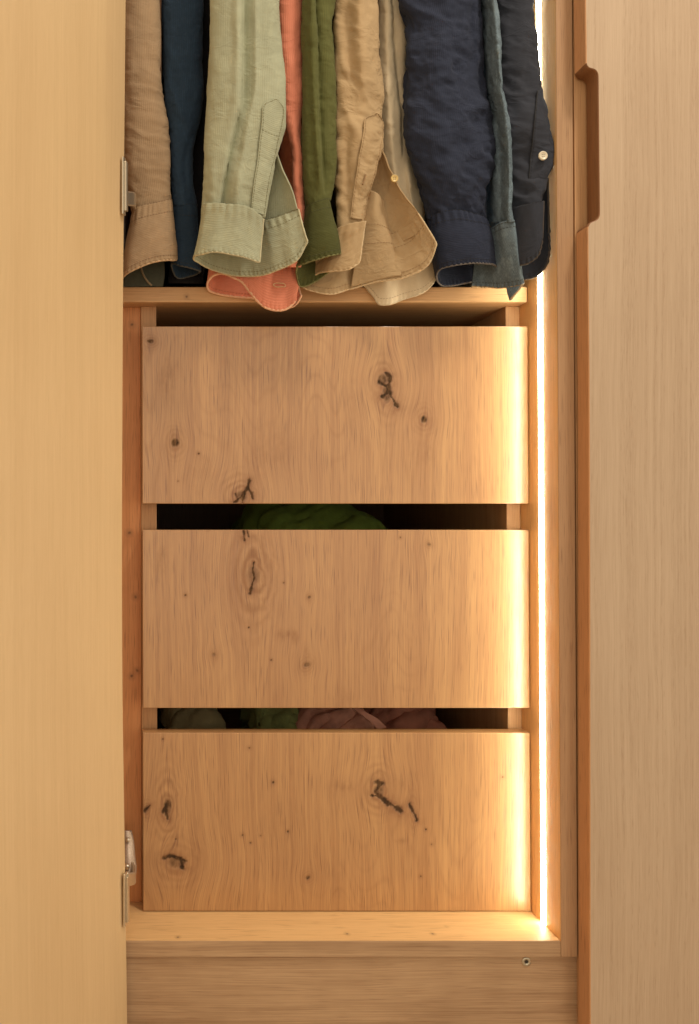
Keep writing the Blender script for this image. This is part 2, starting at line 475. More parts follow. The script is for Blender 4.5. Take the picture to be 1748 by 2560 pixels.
class Sleeve:
    def __init__(s, parent, mat, left, right, d0, T, y1, y0=-330, folds=(), specs=(), seed=1, nv=190, nu=150, tilt=0.0, name='sleeve', power=0.8, slant=0.0):
        s.left, s.right, s.d0, s.T, s.folds, s.power = left, right, d0, T, folds, power
        ys = np.linspace(y0, y1, nv)
        u = np.linspace(0, 1, nu, endpoint=False)
        UU, YY = np.meshgrid(u, ys)
        xl = curve(left, YY); xr = curve(right, YY)
        c = (xl + xr) / 2; hw = (xr - xl) / 2
        th = 2 * np.pi * UU
        cx = -np.cos(th); sn = np.sin(th)
        X = c + hw * cx
        Tn = curve(T, YY) if isinstance(T, (list, tuple)) else T
        D0 = curve(d0, YY) if isinstance(d0, (list, tuple)) else d0
        D = D0 - Tn * np.sign(sn) * np.abs(sn) ** power - slant * cx
        front = np.clip(sn, 0, 1) ** 0.5
        for fd in folds:
            keys, wpx, amp = fd[:3]
            fx = curve(keys, YY)
            y_min, y_max = min(k[0] for k in keys), max(k[0] for k in keys)
            fade = np.clip((YY - y_min) / 60 + (1 if y_min <= y0 else 0), 0, 1) * np.clip((y_max - YY) / 60 + (1 if y_max >= y1 else 0), 0, 1)
            if len(fd) == 3:
                D = D - front * fade * amp * np.exp(-((X - fx) / wpx) ** 2)
            else:      # one side of the cloth tucked under the other along a line
                q = (X - fx)
                D = D + front * fade * amp / (1 + np.exp(-q / wpx * 3)) * np.exp(-np.maximum(q, 0) / fd[3])
        Yp = YY + tilt * cx * np.clip((YY - (y1 - 120)) / 120, 0, 1)
        P = np.stack([(X - VX) / F * D, D, (VY - Yp) / F * D], -1)
        specs = list(specs) or [(0.0013, 0.035, 0.055, 0.2, seed, False), (0.0007, 0.02, 0.012, 0.15, seed + 3, True)]
        specs = [(sp[0] * 2.1,) + tuple(sp[1:]) for sp in specs]
        s.o, s.P, s.n = sheet(name, P, mat, parent, closed=True, specs=specs, flip=True)
        s.ys = ys; s.cache = None
    def depth(s, x, y):
        """front depth of the sleeve under photograph point (x, y)"""
        nu = s.P.shape[1]; Fp = s.P[:, 1:nu // 2]
        sx = VX + F * Fp[..., 0] / Fp[..., 1]; sy = VY - F * Fp[..., 2] / Fp[..., 1]
        k = np.argmin((sx - x) ** 2 + (sy - y) ** 2)
        return Fp.reshape(-1, 3)[k, 1]

def P3(pts): return np.array([px(*p) for p in pts])

def ribbon(name, parent, mat, top, bot, bulge=0.0, nu=170, nv=40, closed=False, flip=True, hem_mat=None, thread=None, seams=(), hem=True,
           specs=None, seed=5, pucker=0.00055, gather=0.0006, thick=0.0016, ends=(), hem_r=0.0010, wedge=()):
    A = crom(P3(top), nu, closed); B = crom(P3(bot), nu, closed)
    v = np.linspace(0, 1, nv)[:, None, None]
    P = A[None] * (1 - v) + B[None] * v
    Lb = np.concatenate([[0], np.cumsum(np.linalg.norm(np.diff(B, axis=0), axis=1))])
    wav = fbm(Lb / 0.016, Lb * 0 + 0.3, seed + 90, 3); wav[-1] = wav[0] = 0
    P[..., 2] += 0.0008 * wav[None] * v[..., 0] ** 2
    n = grid_normals(P, closed)
    if flip: n = -n
    P = P + n * (bulge * np.sin(np.pi * v))
    wy = fbm(Lb / 0.020, Lb * 0 + 1.3, seed + 95, 2); wy[-1] = wy[0] = 0
    P = P + n * (0.0012 * wy[None, :, None] * v ** 2)
    H = np.linalg.norm(B - A, axis=1).mean()
    def disp(U, V):
        vm = V.max()
        d = np.zeros_like(U)
        jit = vnoise(U / 0.011, V * 0 + 0.5, seed + 40)
        wv = np.sin(2 * np.pi * U / 0.0048 + 2.2 * jit)
        d += pucker * wv * np.exp(-((vm - V) / 0.004) ** 2)
        if gather:
            wv2 = np.sin(2 * np.pi * U / 0.0085 + 3.0 * vnoise(U / 0.02, V * 0 + 1.5, seed + 41))
            s0 = seams[-1] if seams else 0.012
            d += gather * wv2 * np.exp(-((V - s0 * 0.5) / (s0 * 0.55)) ** 2)
        return d
    if specs is None:
        specs = [(0.0016, 0.03, 0.04, 0.2, seed, False), (0.0006, 0.02, 0.012, 0.3, seed + 2, True)]
    o, Pd, nn = sheet(name, P, mat, parent, closed=closed, flip=flip, specs=specs, disp=disp, thick=thick)
    if hem:
        path = Pd[-1] - nn[-1] * thick * 0.5
        if closed: path = np.vstack([path, path[:1]])
        if 0 in ends: path = np.vstack([(Pd[:, 0] - nn[:, 0] * thick * .5), path])
        if 1 in ends: path = np.vstack([path, (Pd[::-1, -1] - nn[::-1, -1] * thick * .5)])
        for _ in range(2): path[2:-2] = (path[:-4] + path[1:-3] + path[2:-2] + path[3:-1] + path[4:]) / 5
        k = np.arange(len(path)); wob = 1 + 0.14 * vnoise(k * 0.45, k * 0, seed)
        tube('hem', path, hem_r, hem_mat or mat, o, seg=7, taper=lambda t: wob)
    if thread is not None:
        rows = [nv - 1 - max(1, int(0.0055 / H * nv))] + [min(nv - 1, max(0, int(q / H * nv))) for q in seams]
        for r in rows:
            pth, nr = Pd[r], nn[r]
            if closed: pth = np.vstack([pth, pth[:1]]); nr = np.vstack([nr, nr[:1]])
            stitches(pth, nr, thread, o)
    return o, Pd, nn

def patch(name, parent, mat, rows, nu=70, nv=80, flip=False, specs=(), thick=0.0013, disp=None, crease=0.0):
    R = np.array([crom(P3(r), nu) for r in rows])
    P = np.stack([crom(R[:, j], nv) for j in range(nu)], 1)
    return sheet(name, P, mat, parent, flip=flip, specs=specs, thick=thick, disp=disp)

def edge_tube(parent, mat, pts, r=0.0009, name='hem', n=60):
    return tube(name, crom(P3(pts), n), r, mat, parent, seg=7)

def button(parent, mat, x, y, d, r=0.0048, tilt=(0, 0)):
    """four-hole shirt button: turned rim, dished face, thread holes"""
    c = px(x, y, d)
    prof = [(0.0, 0.0008), (0.45, 0.0008), (0.62, 0.0010), (0.78, 0.0016), (0.92, 0.0016), (1.0, 0.0010), (1.0, 0.0), (0.9, -0.0004)]
    seg = 28; vs = []; fs = []
    for (q, h) in prof:
        for j in range(seg):
            a = 2 * np.pi * j / seg
            vs.append(c + np.array([q * r * np.cos(a) , -h, q * r * np.sin(a)]))
    for i in range(len(prof) - 1):
        for j in range(seg):
            k = (j + 1) % seg; fs.append((i * seg + j, (i + 1) * seg + j, (i + 1) * seg + k, i * seg + k))
    o = mesh_obj('button', vs, fs, mat, parent, smooth=True)
    vs = []; fs = []
    for sx, sz in ((1, 1), (1, -1), (-1, 1), (-1, -1)):
        b = len(vs); q = c + np.array([sx * r * 0.2, -0.00085, sz * r * 0.2]); vs.append(q)
        for j in range(8):
            a = 2 * np.pi * j / 8; vs.append(q + 0.11 * r * np.array([np.cos(a), 0, np.sin(a)]))
        for j in range(8): fs.append((b, b + 1 + j, b + 1 + (j + 1) % 8))
    mesh_obj('thread_hole', vs, fs, M_dark, o)
    return o

# ------------------------------------------------------------------ wardrobe carcass
DF, DD, DC = 0.8384, 0.900, 0.920        # depth of the front edges, drawer faces, inner carcass face
XW = 0.4630; XL = -0.012; ZF = -0.4656; ZROOM = -0.600; ZT = 1.20; YB = 1.37
W = thing('wardrobe', 'open oak wardrobe with three knotty drawers under a shelf and a glowing light strip', 'wardrobe', (0.22, 1.1, ZROOM))
M_wall_lit = wood('oak_side_inside_lit', (0.80, 0.49, 0.215), (0.64, 0.36, 0.145), (0.42, 0.22, 0.08), 'z', contrast=0.7)  # brighter oak: the strip's light on this face is partly in the colour
board('side_panel', XW, 0.4808, DF + 0.0010, YB, ZF - 0.0170, ZT, M_wall_lit, W)
board('shaded_edge_band', XW + 0.0001, 0.4807, DF, DF + 0.0009, ZF - 0.0170, ZT, M_side, W, bev=0.0003)  # brown side finish; its darker colour also stands for the unlit front edge
board('side_panel', XL - 0.018, XL, DF, YB, ZF - 0.0170, ZT, M_side, W)
bwk = []
for (x, y, d) in ((445, 2343, .846), (1082, 2334, .853), (868, 2335, .853), (1116, 2310, .868)):
    p = px(x, y, d); bwk.append((p[0] - 0.22, p[1] - 1.1, p[2] - ZROOM, 0.0016))
M_bottom = wood('oak_bottom', (0.74, 0.48, 0.225), (0.58, 0.345, 0.15), (0.34, 0.17, 0.07), 'x', contrast=0.7, knots=bwk)
board('shaded_edge_band', XL, XW - 0.0002, DF + 0.0004, DF + 0.0012, ZF - 0.0173, ZF - 0.0002, M_plinth, W, bev=0.0003)  # plinth brown in front of the bright board, painting its edge as unlit
board('bottom_panel', XL, XW, DF + 0.0013, YB, ZF - 0.0174, ZF, M_bottom, W)
pl = board('plinth', -0.06, 0.4865, DF + 0.0035, DF + 0.0215, ZROOM, ZF - 0.0176, M_plinth, W)
board('back_panel', XL, XW, YB, YB + 0.008, ZF, ZT, M_back, W)
board('top_panel', XL, XW, DF + 0.001, YB, ZT - 0.018, ZT - 0.0005, M_oakx, W)
# thin darker oak facing of the right side inside the drawer compartment, filler strip, posts
fk = []
for (x, y) in ((331, 812), (324, 1332), (339, 1492), (343, 1676), (330, 1690)):
    p = px(x, y, 0.924); fk.append((p[0] - 0.22, p[1] - 1.1, p[2] - ZROOM, 0.0022))
M_filler = wood('oak_filler', (0.80, 0.385, 0.16), (0.58, 0.245, 0.09), (0.2, 0.08, 0.03), 'z', contrast=0.8, knots=fk)
board('filler_strip', XL, 0.0108, DC + 0.003, DC + 0.021, ZF, 0.2446, M_filler, W)
board('drawer_cabinet_side', 0.0110, 0.0295, DC, YB, ZF, 0.2446, M_oak, W)
board('drawer_cabinet_side', 0.4462, XW - 0.0004, DC, YB, ZF, 0.2446, M_oak, W)
sk = []
for (x, y) in ((467, 741), (1212, 768)):
    p = px(x, y, 0.9); sk.append((p[0] - 0.22, p[1] - 1.1, p[2] - ZROOM, 0.0016))
M_shelf = wood('oak_shelf', (0.70, 0.43, 0.215), (0.50, 0.275, 0.122), OAK_P, 'x', contrast=0.7, knots=sk)
board('shelf', XL, XW - 0.0012, DD + 0.0005, YB, 0.2446, 0.2623, M_shelf, W, bev=0.0012)

# light strip let into the right side
ls = []
for z in np.linspace(ZF + 0.0004, ZT - 0.019, 12):
    for a in np.linspace(0, math.pi, 9):
        ls.append((XW + 0.0006 - 0.0023 * math.sin(a), 0.8736 - 0.0047 * math.cos(a), z))
lf = [(i * 9 + j, i * 9 + j + 1, (i + 1) * 9 + j + 1, (i + 1) * 9 + j) for i in range(11) for j in range(8)]
lf += [(i * 9 + 8, i * 9, (i + 1) * 9, (i + 1) * 9 + 8) for i in range(11)] + [tuple(range(8, -1, -1)), tuple(99 + j for j in range(9))]
mesh_obj('light_strip', settle(ls), lf, M_led, W, smooth=False)

# screw in the plinth
c = px(1316, 2404, DF + 0.0033)
SC = part_empty('screw', W, c)
def lathe(name, c, prof, mat, parent, seg=28, axis='y'):
    vs = []; fs = []
    for (r, h) in prof:
        for j in range(seg):
            a = 2 * np.pi * j / seg; vs.append(np.array(c) + np.array([r * np.cos(a), -h, r * np.sin(a)]))
    for i in range(len(prof) - 1):
        for j in range(seg):
            k = (j + 1) % seg; fs.append((i * seg + j, (i + 1) * seg + j, (i + 1) * seg + k, i * seg + k))
    return mesh_obj(name, vs, fs, mat, parent, smooth=True)
lathe('screw_head', c, [(0.0021, -0.0008), (0.0022, 0.0006), (0.0030, 0.0009), (0.0044, 0.0008), (0.0049, 0.0003), (0.0050, -0.0010)], M_screw, SC)
vs = []; fs = []
for j in range(12):
    a = 2 * np.pi * j / 12; r = 0.0022 if j % 2 == 0 else 0.0015
    vs.append(c + np.array([r * np.cos(a), -0.0005, r * np.sin(a)]))
mesh_obj('screw_socket', vs, [list(range(12))], M_dark, SC)

# ------------------------------------------------------------------ drawers
def seg_dist(X, Z, path):
    d = np.full(X.shape, 1e9)
    for (a, b) in zip(path[:-1], path[1:]):
        ax, az = a; bx, bz = b; dx, dz = bx - ax, bz - az
        t = np.clip(((X - ax) * dx + (Z - az) * dz) / (dx * dx + dz * dz + 1e-12), 0, 1)
        d = np.minimum(d, np.hypot(X - ax - t * dx, Z - az - t * dz))
    return d

def drawer(ytop, ybot, knots, cracks, smudges, seed, dots=()):
    """knots: (x, y, rx, ry, depth of colour, flow) in photograph pixels on the drawer face"""
    x0, x1 = 0.0123, 0.4621
    z1 = (VY - ytop) / F * DD; z0 = (VY - ybot) / F * DD
    D = part_empty('drawer', W, ((x0 + x1) / 2, DD, z0))
    k = DD / F
    b = 0.0006
    nx, nz = 452, 210
    xs = np.linspace(x0 + b, x1 - b, nx); zs = np.linspace(z0 + b, z1 - b, nz)
    X, Z = np.meshgrid(xs, zs)
    PX = VX + X / k - 0.0022 * 0; PY = VY - Z / k          # photograph pixels on the face
    PX = PX + (VY - PY) * 0 
    wx = fbm(PX / 30, PY / 30, seed + 50, 3) * 4; wy = fbm(PX / 30 + 9, PY / 30, seed + 60, 3) * 4
    u = X.copy(); stain = np.zeros_like(X); knot = np.zeros_like(X)
    u += 0.006 * fbm(X / 0.10, Z / 0.32, seed, 2)
    for (kx, ky, rx, ry, dk, flow) in knots:
        dx = (PX - kx); dy = (PY - ky)
        S = max(rx, 6) * 2.6 * flow; Ly = max(ry, 8) * 3.4 * flow
        u += -k * S * 0.40 * np.tanh(dx / (S * 0.55)) * np.exp(-(dx / (2.2 * S)) ** 2 - (dy / Ly) ** 2)
        r = np.hypot((dx + wx) / rx, (dy + wy) / ry)
        knot = np.maximum(knot, np.minimum(1, dk * 1.25) * np.clip((1.25 - r) * 1.7, 0, 1) * (0.75 + 0.35 * fbm(PX / 5, PY / 7, seed + 3)))
        rg = np.hypot((dx + wx * 1.5) / (rx * 2.6 * flow ** .5), (dy + wy * 1.5) / (ry * 3.0 * flow ** .5))
        ringm = np.exp(-rg ** 2 * 0.9)
        stain = np.maximum(stain, ringm * 0.42 * (0.8 + 0.5 * fbm(PX / 9, PY / 22, seed + 5)))
        stain += (0.30 if flow >= 1.6 else 0.14) * ringm * np.sin(rg * 17 + wx * 0.5) * (r > 0.9)
        # streaks of darker grain running off above and below
        stain += 0.22 * np.exp(-(dx / (rx * 1.6)) ** 2) * np.exp(-np.abs(dy) / (ry * 7)) * (0.6 + 0.8 * fbm(PX / 6, PY / 60, seed + 9))
    for (wpx, path) in cracks:
        d = seg_dist(PX + wx * 0.8, PY + wy * 0.8, path)
        ww = wpx * np.maximum(0.45, 1.15 + 1.7 * fbm(PX / 11, PY / 11, seed + 21, 3))
        knot = np.maximum(knot, np.clip((1.4 - d / np.maximum(ww, 0.8)) * 1.1, 0, 1) * (0.86 + 0.14 * fbm(PX / 4, PY / 6, seed + 23)))
        stain = np.maximum(stain, 0.9 * np.exp(-(d / (wpx * 3.4)) ** 2) * np.clip(0.75 + 0.9 * fbm(PX / 6, PY / 8, seed + 78), 0, 1))
        stain = np.maximum(stain, 0.62 * np.exp(-(d / (wpx * 6.5)) ** 2) * (0.75 + 0.5 * fbm(PX / 7, PY / 12, seed + 77)))
    for (kx, ky, rx, ry, a) in smudges:
        q = np.exp(-((PX - kx + wx * 2) / rx) ** 2 - ((PY - ky + wy * 2) / ry) ** 2)
        stain = np.maximum(stain, a * q * (0.7 + 0.6 * fbm(PX / 5, PY / 14, seed + 31)))
    for (kx, ky, r) in dots:
        q = np.hypot(PX - kx, (PY - ky)) + wx * 0.4
        knot = np.maximum(knot, 0.8 * np.clip((1.3 - q / r) * 1.6, 0, 1)); stain = np.maximum(stain, 0.4 * np.exp(-(q / (r * 3)) ** 2))
    # cathedral figure: nested arches of late wood
    arch = fbm(u / 0.055, Z / 0.30, seed + 70, 2)
    stain += 0.20 * np.clip(np.sin(arch * 38), 0, 1) ** 3 * np.clip(fbm(X / 0.09, Z / 0.2, seed + 80) + 0.25, 0, 1)
    stain = np.clip(stain, 0, 1)
    Yg = DD + 0.00035 * np.clip(knot, 0, 1)
    front = np.stack([X, Yg, Z], -1).reshape(-1, 3)
    I, J = np.meshgrid(np.arange(nz - 1), np.arange(nx - 1), indexing='ij')
    a = I * nx + J
    faces = np.stack([a, a + 1, a + 1 + nx, a + nx], -1).reshape(-1, 4).tolist()
    # rounded edge band and back: loops around the border
    loop = [(0, j) for j in range(nx)] + [(i, nx - 1) for i in range(1, nz)] + [(nz - 1, j) for j in range(nx - 2, -1, -1)] + [(i, 0) for i in range(nz - 2, 0, -1)]
    li = np.array([i * nx + j for i, j in loop])
    dirx = np.array([(-1 if j == 0 else (1 if j == nx - 1 else 0)) for i, j in loop], float)
    dirz = np.array([(-1 if i == 0 else (1 if i == nz - 1 else 0)) for i, j in loop], float)
    verts = [front]; prev = li; base_i = len(front); n = len(li)
    au = [u.ravel()]; ast = [stain.ravel()]; akn = [knot.ravel()]
    for (o, y) in ((b * 0.7, b * 0.3), (b, b), (b, 0.0162), (b * 0.6, 0.0170)):
        q = front[li].copy(); q[:, 0] += dirx * o; q[:, 2] += dirz * o; q[:, 1] = DD + y
        verts.append(q); au.append(u.ravel()[li]); ast.append(stain.ravel()[li] * 0.3); akn.append(knot.ravel()[li] * 0)
        cur = np.arange(base_i, base_i + n); base_i += n
        for t in range(n):
            s2 = (t + 1) % n
            faces.append([prev[s2], prev[t], cur[t], cur[s2]])
        prev = cur
    faces.append(list(prev))
    V = np.vstack(verts)
    mesh_obj('drawer_front', settle(V), faces, M_front, D, attrs={'grain_u': np.concatenate(au), 'stain': np.concatenate(ast), 'knot': np.concatenate(akn)})
    zt, zb = z1 - 0.055, z0 + 0.014
    board('drawer_side', 0.043, 0.055, DC + 0.0005, 1.33, zb, zt, M_box, D)
    board('drawer_side', 0.421, 0.433, DC + 0.0005, 1.33, zb, zt, M_box, D)
    board('drawer_back', 0.0552, 0.4208, 1.318, 1.33, zb, zt, M_box, D)
    board('drawer_bottom', 0.0552, 0.4208, DC + 0.0005, 1.3178, zb, zb + 0.010, M_box, D)
    return D

def Z7(*p): return [(260 + x / 2.939, 700 + y / 2.939) for x, y in p]
def Z8(*p): return [(800 + x / 2.267, 700 + y / 2.267) for x, y in p]
def ZB(*p): return [(340 + x / 1.497, 1300 + y / 1.497) for x, y in p]
def ZC(*p): return [(340 + x / 1.497, 1780 + y / 1.497) for x, y in p]

drawer(816, 1259,
    [(376, 853, 8, 6, 0.75, 1.3), (438, 1108, 9, 11, 0.8, 1.3), (1060, 1048, 9, 10, 0.75, 1.4), (603, 1240, 15, 12, 0.5, 1.6), (958, 950, 13, 15, 0.62, 1.4), (968, 985, 11, 20, 0.58, 1.3)],
    [(3.2, Z8((375, 525), (405, 550), (395, 590), (372, 604), (340, 578))), (4.2, Z8((395, 590), (388, 640), (352, 662))), (3.6, Z8((375, 600), (415, 672), (440, 725))),
     (3.0, Z7((1072, 1468), (1062, 1522), (1040, 1545), (988, 1605), (958, 1632))), (3.0, Z7((1040, 1545), (1016, 1600), (1014, 1638))), (2.6, Z7((1062, 1522), (1082, 1560), (1092, 1610))), (2.0, Z7((960, 1570), (972, 1600), (970, 1632)))],
    [(420, 940, 22, 60, 0.4), (500, 1190, 40, 60, 0.25), (700, 1120, 45, 60, 0.25), (1060, 1130, 40, 40, 0.25), (650, 1150, 40, 90, 0.28), (880, 1000, 30, 90, 0.18)], 1,
    [(497, 1134, 2.2), (446, 1203, 1.6)])
drawer(1325, 1770,
    [(632, 1437, 15, 28, 0.30, 1.7), (774, 1494, 4, 4, 0.6, 1.2), (767, 1661, 7, 7, 0.6, 1.3), (1073, 1361, 4, 4, 0.5, 1.2), (534, 1637, 4, 4, 0.5, 1.1)],
    [(2.4, ZB((440, 158), (436, 190), (440, 215), (430, 275))), (2.6, ZB((401, 36), (406, 78))), (2.0, ZB((414, 36), (419, 62)))],
    [(714, 1588, 26, 12, 0.5), (735, 1590, 8, 18, 0.55), (632, 1437, 30, 52, 0.55), (625, 1560, 14, 14, 0.3), (405, 1400, 20, 40, 0.3), (650, 1345, 30, 22, 0.3), (850, 1745, 20, 25, 0.3), (767, 1640, 14, 40, 0.3)], 2,
    [(463, 1488, 2.5), (709, 1457, 2.0), (621, 1569, 2.2), (677, 1650, 1.6), (1000, 1344, 2.0), (520, 1324, 1.8)])
drawer(1832, 2277.5,
    [(417, 2017, 10, 20, 0.6, 1.6), (366, 2022, 7, 8, 0.4, 1.3), (437, 2156, 19, 15, 0.5, 1.5), (942, 1976, 12, 14, 0.6, 1.6), (1028, 2030, 5, 14, 0.2, 1.3), (767, 2194, 5, 5, 0.6, 1.4)],
    [(3.2, ZC((118, 335), (110, 360), (116, 400))), (2.6, ZC((112, 345), (100, 372))), (2.6, ZC((50, 350), (30, 370))), (4.0, ZC((106, 545), (132, 538), (166, 548), (176, 580))), (3.0, ZC((140, 540), (182, 555))), (3.6, ZC((165, 552), (172, 585))),
     (4.4, ZC((900, 262), (912, 268), (890, 300), (930, 330), (985, 370))), (3.2, ZC((880, 312), (905, 320), (937, 346))), (2.6, ZC((1018, 344), (1030, 370), (1045, 405)))],
    [(854, 1967, 36, 22, 0.42), (405, 2030, 40, 55, 0.3), (440, 2160, 45, 40, 0.3), (1010, 1960, 40, 40, 0.25), (840, 2210, 14, 60, 0.3), (700, 2060, 60, 60, 0.15), (1000, 2102, 14, 6, 0.5)], 3,
    [(622, 1870, 2.4), (681, 1956, 2.6), (717, 2079, 2.6), (604, 2088, 2.4), (649, 2089, 1.8), (1061, 2074, 2.0), (1048, 2191, 2.2), (1253, 1943, 2.2), (438, 2098, 2.4), (406, 1848, 2.0), (1075, 2111, 2.0), (624, 2107, 1.8)])

# ------------------------------------------------------------------ left door, standing open
ang = math.radians(24)
dvec = np.array([-math.sin(ang), -math.cos(ang), 0.0])      # from the hinge edge towards the free edge
nvec = np.array([math.cos(ang), -math.sin(ang), 0.0])       # inner face looks this way
DY = 0.8300
vs = []; fs = []
zz = np.linspace((VY + 330) / F * DY, ZROOM + 0.006, 60)
edge = [(-360, 318), (0, 315), (500, 310.5), (1000, 307), (1400, 306), (1700, 307), (2000, 311), (2300, 315.5), (2560, 319), (2700, 321)]
for z in zz:
    yp = VY - z * F / DY
    xe = (curve(edge, [yp])[0] - VX) / F * DY
    p = np.array([xe, DY, z])
    r = 0.0008
    prof = [p + dvec * 0.52, p + dvec * r, p + dvec * r * 0.3 - nvec * r * 0.3, p - nvec * r, p - nvec * 0.0175, p + dvec * r - nvec * 0.0185, p + dvec * 0.52 - nvec * 0.0185]
    vs += prof
n = 7
for i in range(len(zz) - 1):
    for j in range(n):
        k = (j + 1) % n; fs.append((i * n + j, i * n + k, (i + 1) * n + k, (i + 1) * n + j))
fs.append(list(range(n))[::-1]); fs.append([(len(zz) - 1) * n + j for j in range(n)])
DL = mesh_obj('door', vs, fs, M_doorL, W); DL['label'] = 'pale oak door standing wide open at the left'

# hinges
def obox(name, c, ax, ay, az, sx, sy, sz, mat, parent, bev=0.0008):
    v, f = boxmesh(-sx / 2, sx / 2, -sy / 2, sy / 2, -sz / 2, sz / 2, bev)
    v = np.array(c) + v[:, :1] * np.array(ax) + v[:, 1:2] * np.array(ay) + v[:, 2:] * np.array(az)
    return mesh_obj(name, v, f, mat, parent)
up = np.array([0, 0, 1.0])
def hinge(yc, plate_y0, plate_y1, arm_y0, arm_y1, lower):
    H = part_empty('hinge', W, px(312, yc, 0.83))
    xe = curve(edge, [yc])[0]
    pc = px(xe - 4, (plate_y0 + plate_y1) / 2, 0.822) + nvec * 0.0012
    hh = (plate_y1 - plate_y0) / F * 0.822
    obox('hinge_plate', pc, dvec, nvec, up, 0.007, 0.0022, hh, M_metal, H, 0.0009)
    obox('hinge_flange', pc + nvec * 0.0022 - dvec * 0.002, dvec, nvec, up, 0.005, 0.0022, hh * 0.86, M_metal, H, 0.0007)
    # arm: a bent strap that leaves the plate and turns into the cabinet
    a = px(xe + 3, (arm_y0 + arm_y1) / 2, 0.824); b = px(336, (arm_y0 + arm_y1) / 2 + (-6 if lower else 4), 0.842); e = px(331 if lower else 334, (arm_y0 + arm_y1) / 2 + (-30 if lower else 4), 0.87)
    hh2 = (arm_y1 - arm_y0) / F * 0.83
    path = crom([a, (a + b) / 2 + np.array([0.0005, -0.0005, 0]), b, b + np.array([0.0002, 0.006, 0]), e], 18)
    t = np.gradient(path, axis=0); t /= np.linalg.norm(t, axis=1, keepdims=True)
    side = np.cross(t, up); side /= np.linalg.norm(side, axis=1, keepdims=True)
    vs = []; fs = []
    for q, s_ in zip(path, side):
        for (sv, hv) in ((-.5, -.42), (-.5, .42), (-.25, .5), (.25, .5), (.5, .42), (.5, -.42), (.25, -.5), (-.25, -.5)):
            vs.append(q + s_ * sv * 0.0034 + up * hv * hh2)
    m = 8
    for i in range(len(path) - 1):
        for j in range(m):
            k = (j + 1) % m; fs.append((i * m + j, i * m + k, (i + 1) * m + k, (i + 1) * m + j))
    fs.append(list(range(m))[::-1]); fs.append([(len(path) - 1) * m + j for j in range(m)])
    mesh_obj('hinge_arm', vs, fs, M_metal, H)
    # pivot pins
    for yy in (arm_y0 + 2, arm_y1 - 1):
        q = px(xe + 4, yy, 0.826)
        lathe('pivot_pin', q, [(0.0, 0.0016), (0.0012, 0.0014), (0.0019, 0.0006), (0.0019, -0.004)], M_metal, H, 14)
    if lower:
        # long cast body on the cabinet side, tapering upward
        rows = []
        for (y, xa, xb, d) in ((2076, 306, 326, 0.895), (2098, 306, 331, 0.89), (2140, 307, 335, 0.878), (2172, 308, 338, 0.866), (2186, 310, 337, 0.862)):
            rows.append([(xa, y, d + 0.012), (xa + 2, y, d), ((xa + xb) / 2, y, d - 0.002), (xb - 2, y, d), (xb, y, d + 0.02)])
        patch('hinge_body', H, M_metal_rough, rows, 24, 30, flip=True, thick=0.002)
        lathe('hinge_screw', px(320, 2101, 0.884), [(0.0, 0.0010), (0.0018, 0.0010), (0.0024, 0.0002), (0.0024, -0.003)], M_metal, H, 16)
        lathe('hinge_screw', px(318, 2168, 0.862), [(0.0, 0.0014), (0.0022, 0.0012), (0.0030, 0.0002), (0.0030, -0.004)], M_metal, H, 16)
    return H
hinge(465, 394, 538, 478, 514, False)
hinge(2238, 2182, 2314, 2184, 2216, True)

# ------------------------------------------------------------------ neighbouring cabinet with the closed door
NB = thing('cabinet', 'closed pale oak cabinet at the right with a notched finger pull in its door edge', 'cabinet', (0.72, 1.1, ZROOM))
board('side_panel', 0.4825, 0.5005, DF + 0.0002, YB, ZROOM + 0.0005, ZT, M_oak, NB)
DB, DFR = 0.8362, 0.8152
XE = 0.4823
def XED(z):   # door edge line, a touch out of true
    y = VY - z * F / DFR
    return (curve([(-330, 1459), (0, 1463), (700, 1469.7), (1000, 1472), (1600, 1473.5), (2400, 1474.5), (2700, 1475)], [y])[0] - VX) / F * DFR
def zy(y): return (VY - y) / F * DFR
out = []
for y in np.linspace(-330, 120, 10): out.append((XED(zy(y)), zy(y)))
dn = 0.0124
ntc = [(152, 0.0), (158, 0.01), (163, 0.05), (167, 0.13), (170, 0.24), (171.6, 0.36), (172.6, 0.50), (173.8, 0.64), (175.6, 0.77), (178.5, 0.87), (182.5, 0.945), (187, 0.985), (194, 1.0)]
for y, q in ntc: out.append((XED(zy(y)) + dn * q, zy(y)))
for y in np.linspace(230, 510, 12): out.append((XED(zy(y)) + dn, zy(y)))
ntb = [(530, 1.0), (537, 0.985), (542, 0.945), (546, 0.87), (549, 0.76), (551, 0.63), (552.6, 0.48), (554.4, 0.34), (557, 0.21), (561, 0.10), (566, 0.03), (573, 0.0)]
for y, q in ntb: out.append((XED(zy(y)) + dn * q, zy(y)))
for y in np.linspace(640, 2680, 30): out.append((XED(zy(y)), zy(y)))
zb = zy(2680); zb = max(zb, ZROOM + 0.01)
out = [(x, max(z, zb)) for x, z in out]
right = 0.93
def ring(off, d):
    pts = []
    m = len(out)
    for i, (x, z) in enumerate(out):
        a = out[max(0, i - 1)]; b = out[min(m - 1, i + 1)]
        tx, tz = b[0] - a[0], b[1] - a[1]; l = math.hypot(tx, tz) or 1
        nx, nz = -tz / l, tx / l
        pts.append((x + nx * off, d, z + nz * off))
    return pts
m = len(out)
rings = [ring(0.0011, DFR), ring(0.0004, DFR + 0.0003), ring(0.0, DFR + 0.0011), ring(0.0, DB - 0.0008), ring(0.0008, DB)]
vs = [p for r in rings for p in r]; fs = []
for i in range(4):
    for j in range(m - 1):
        fs.append((i * m + j, i * m + j + 1, (i + 1) * m + j + 1, (i + 1) * m + j))
ey = [VY - (out[j][1] + out[j + 1][1]) / 2 * F / DFR for j in range(m - 1)]
innotch = [155 < y < 569 for y in ey]
f_e = [f for i, f in enumerate(fs) if not innotch[i % (m - 1)]]
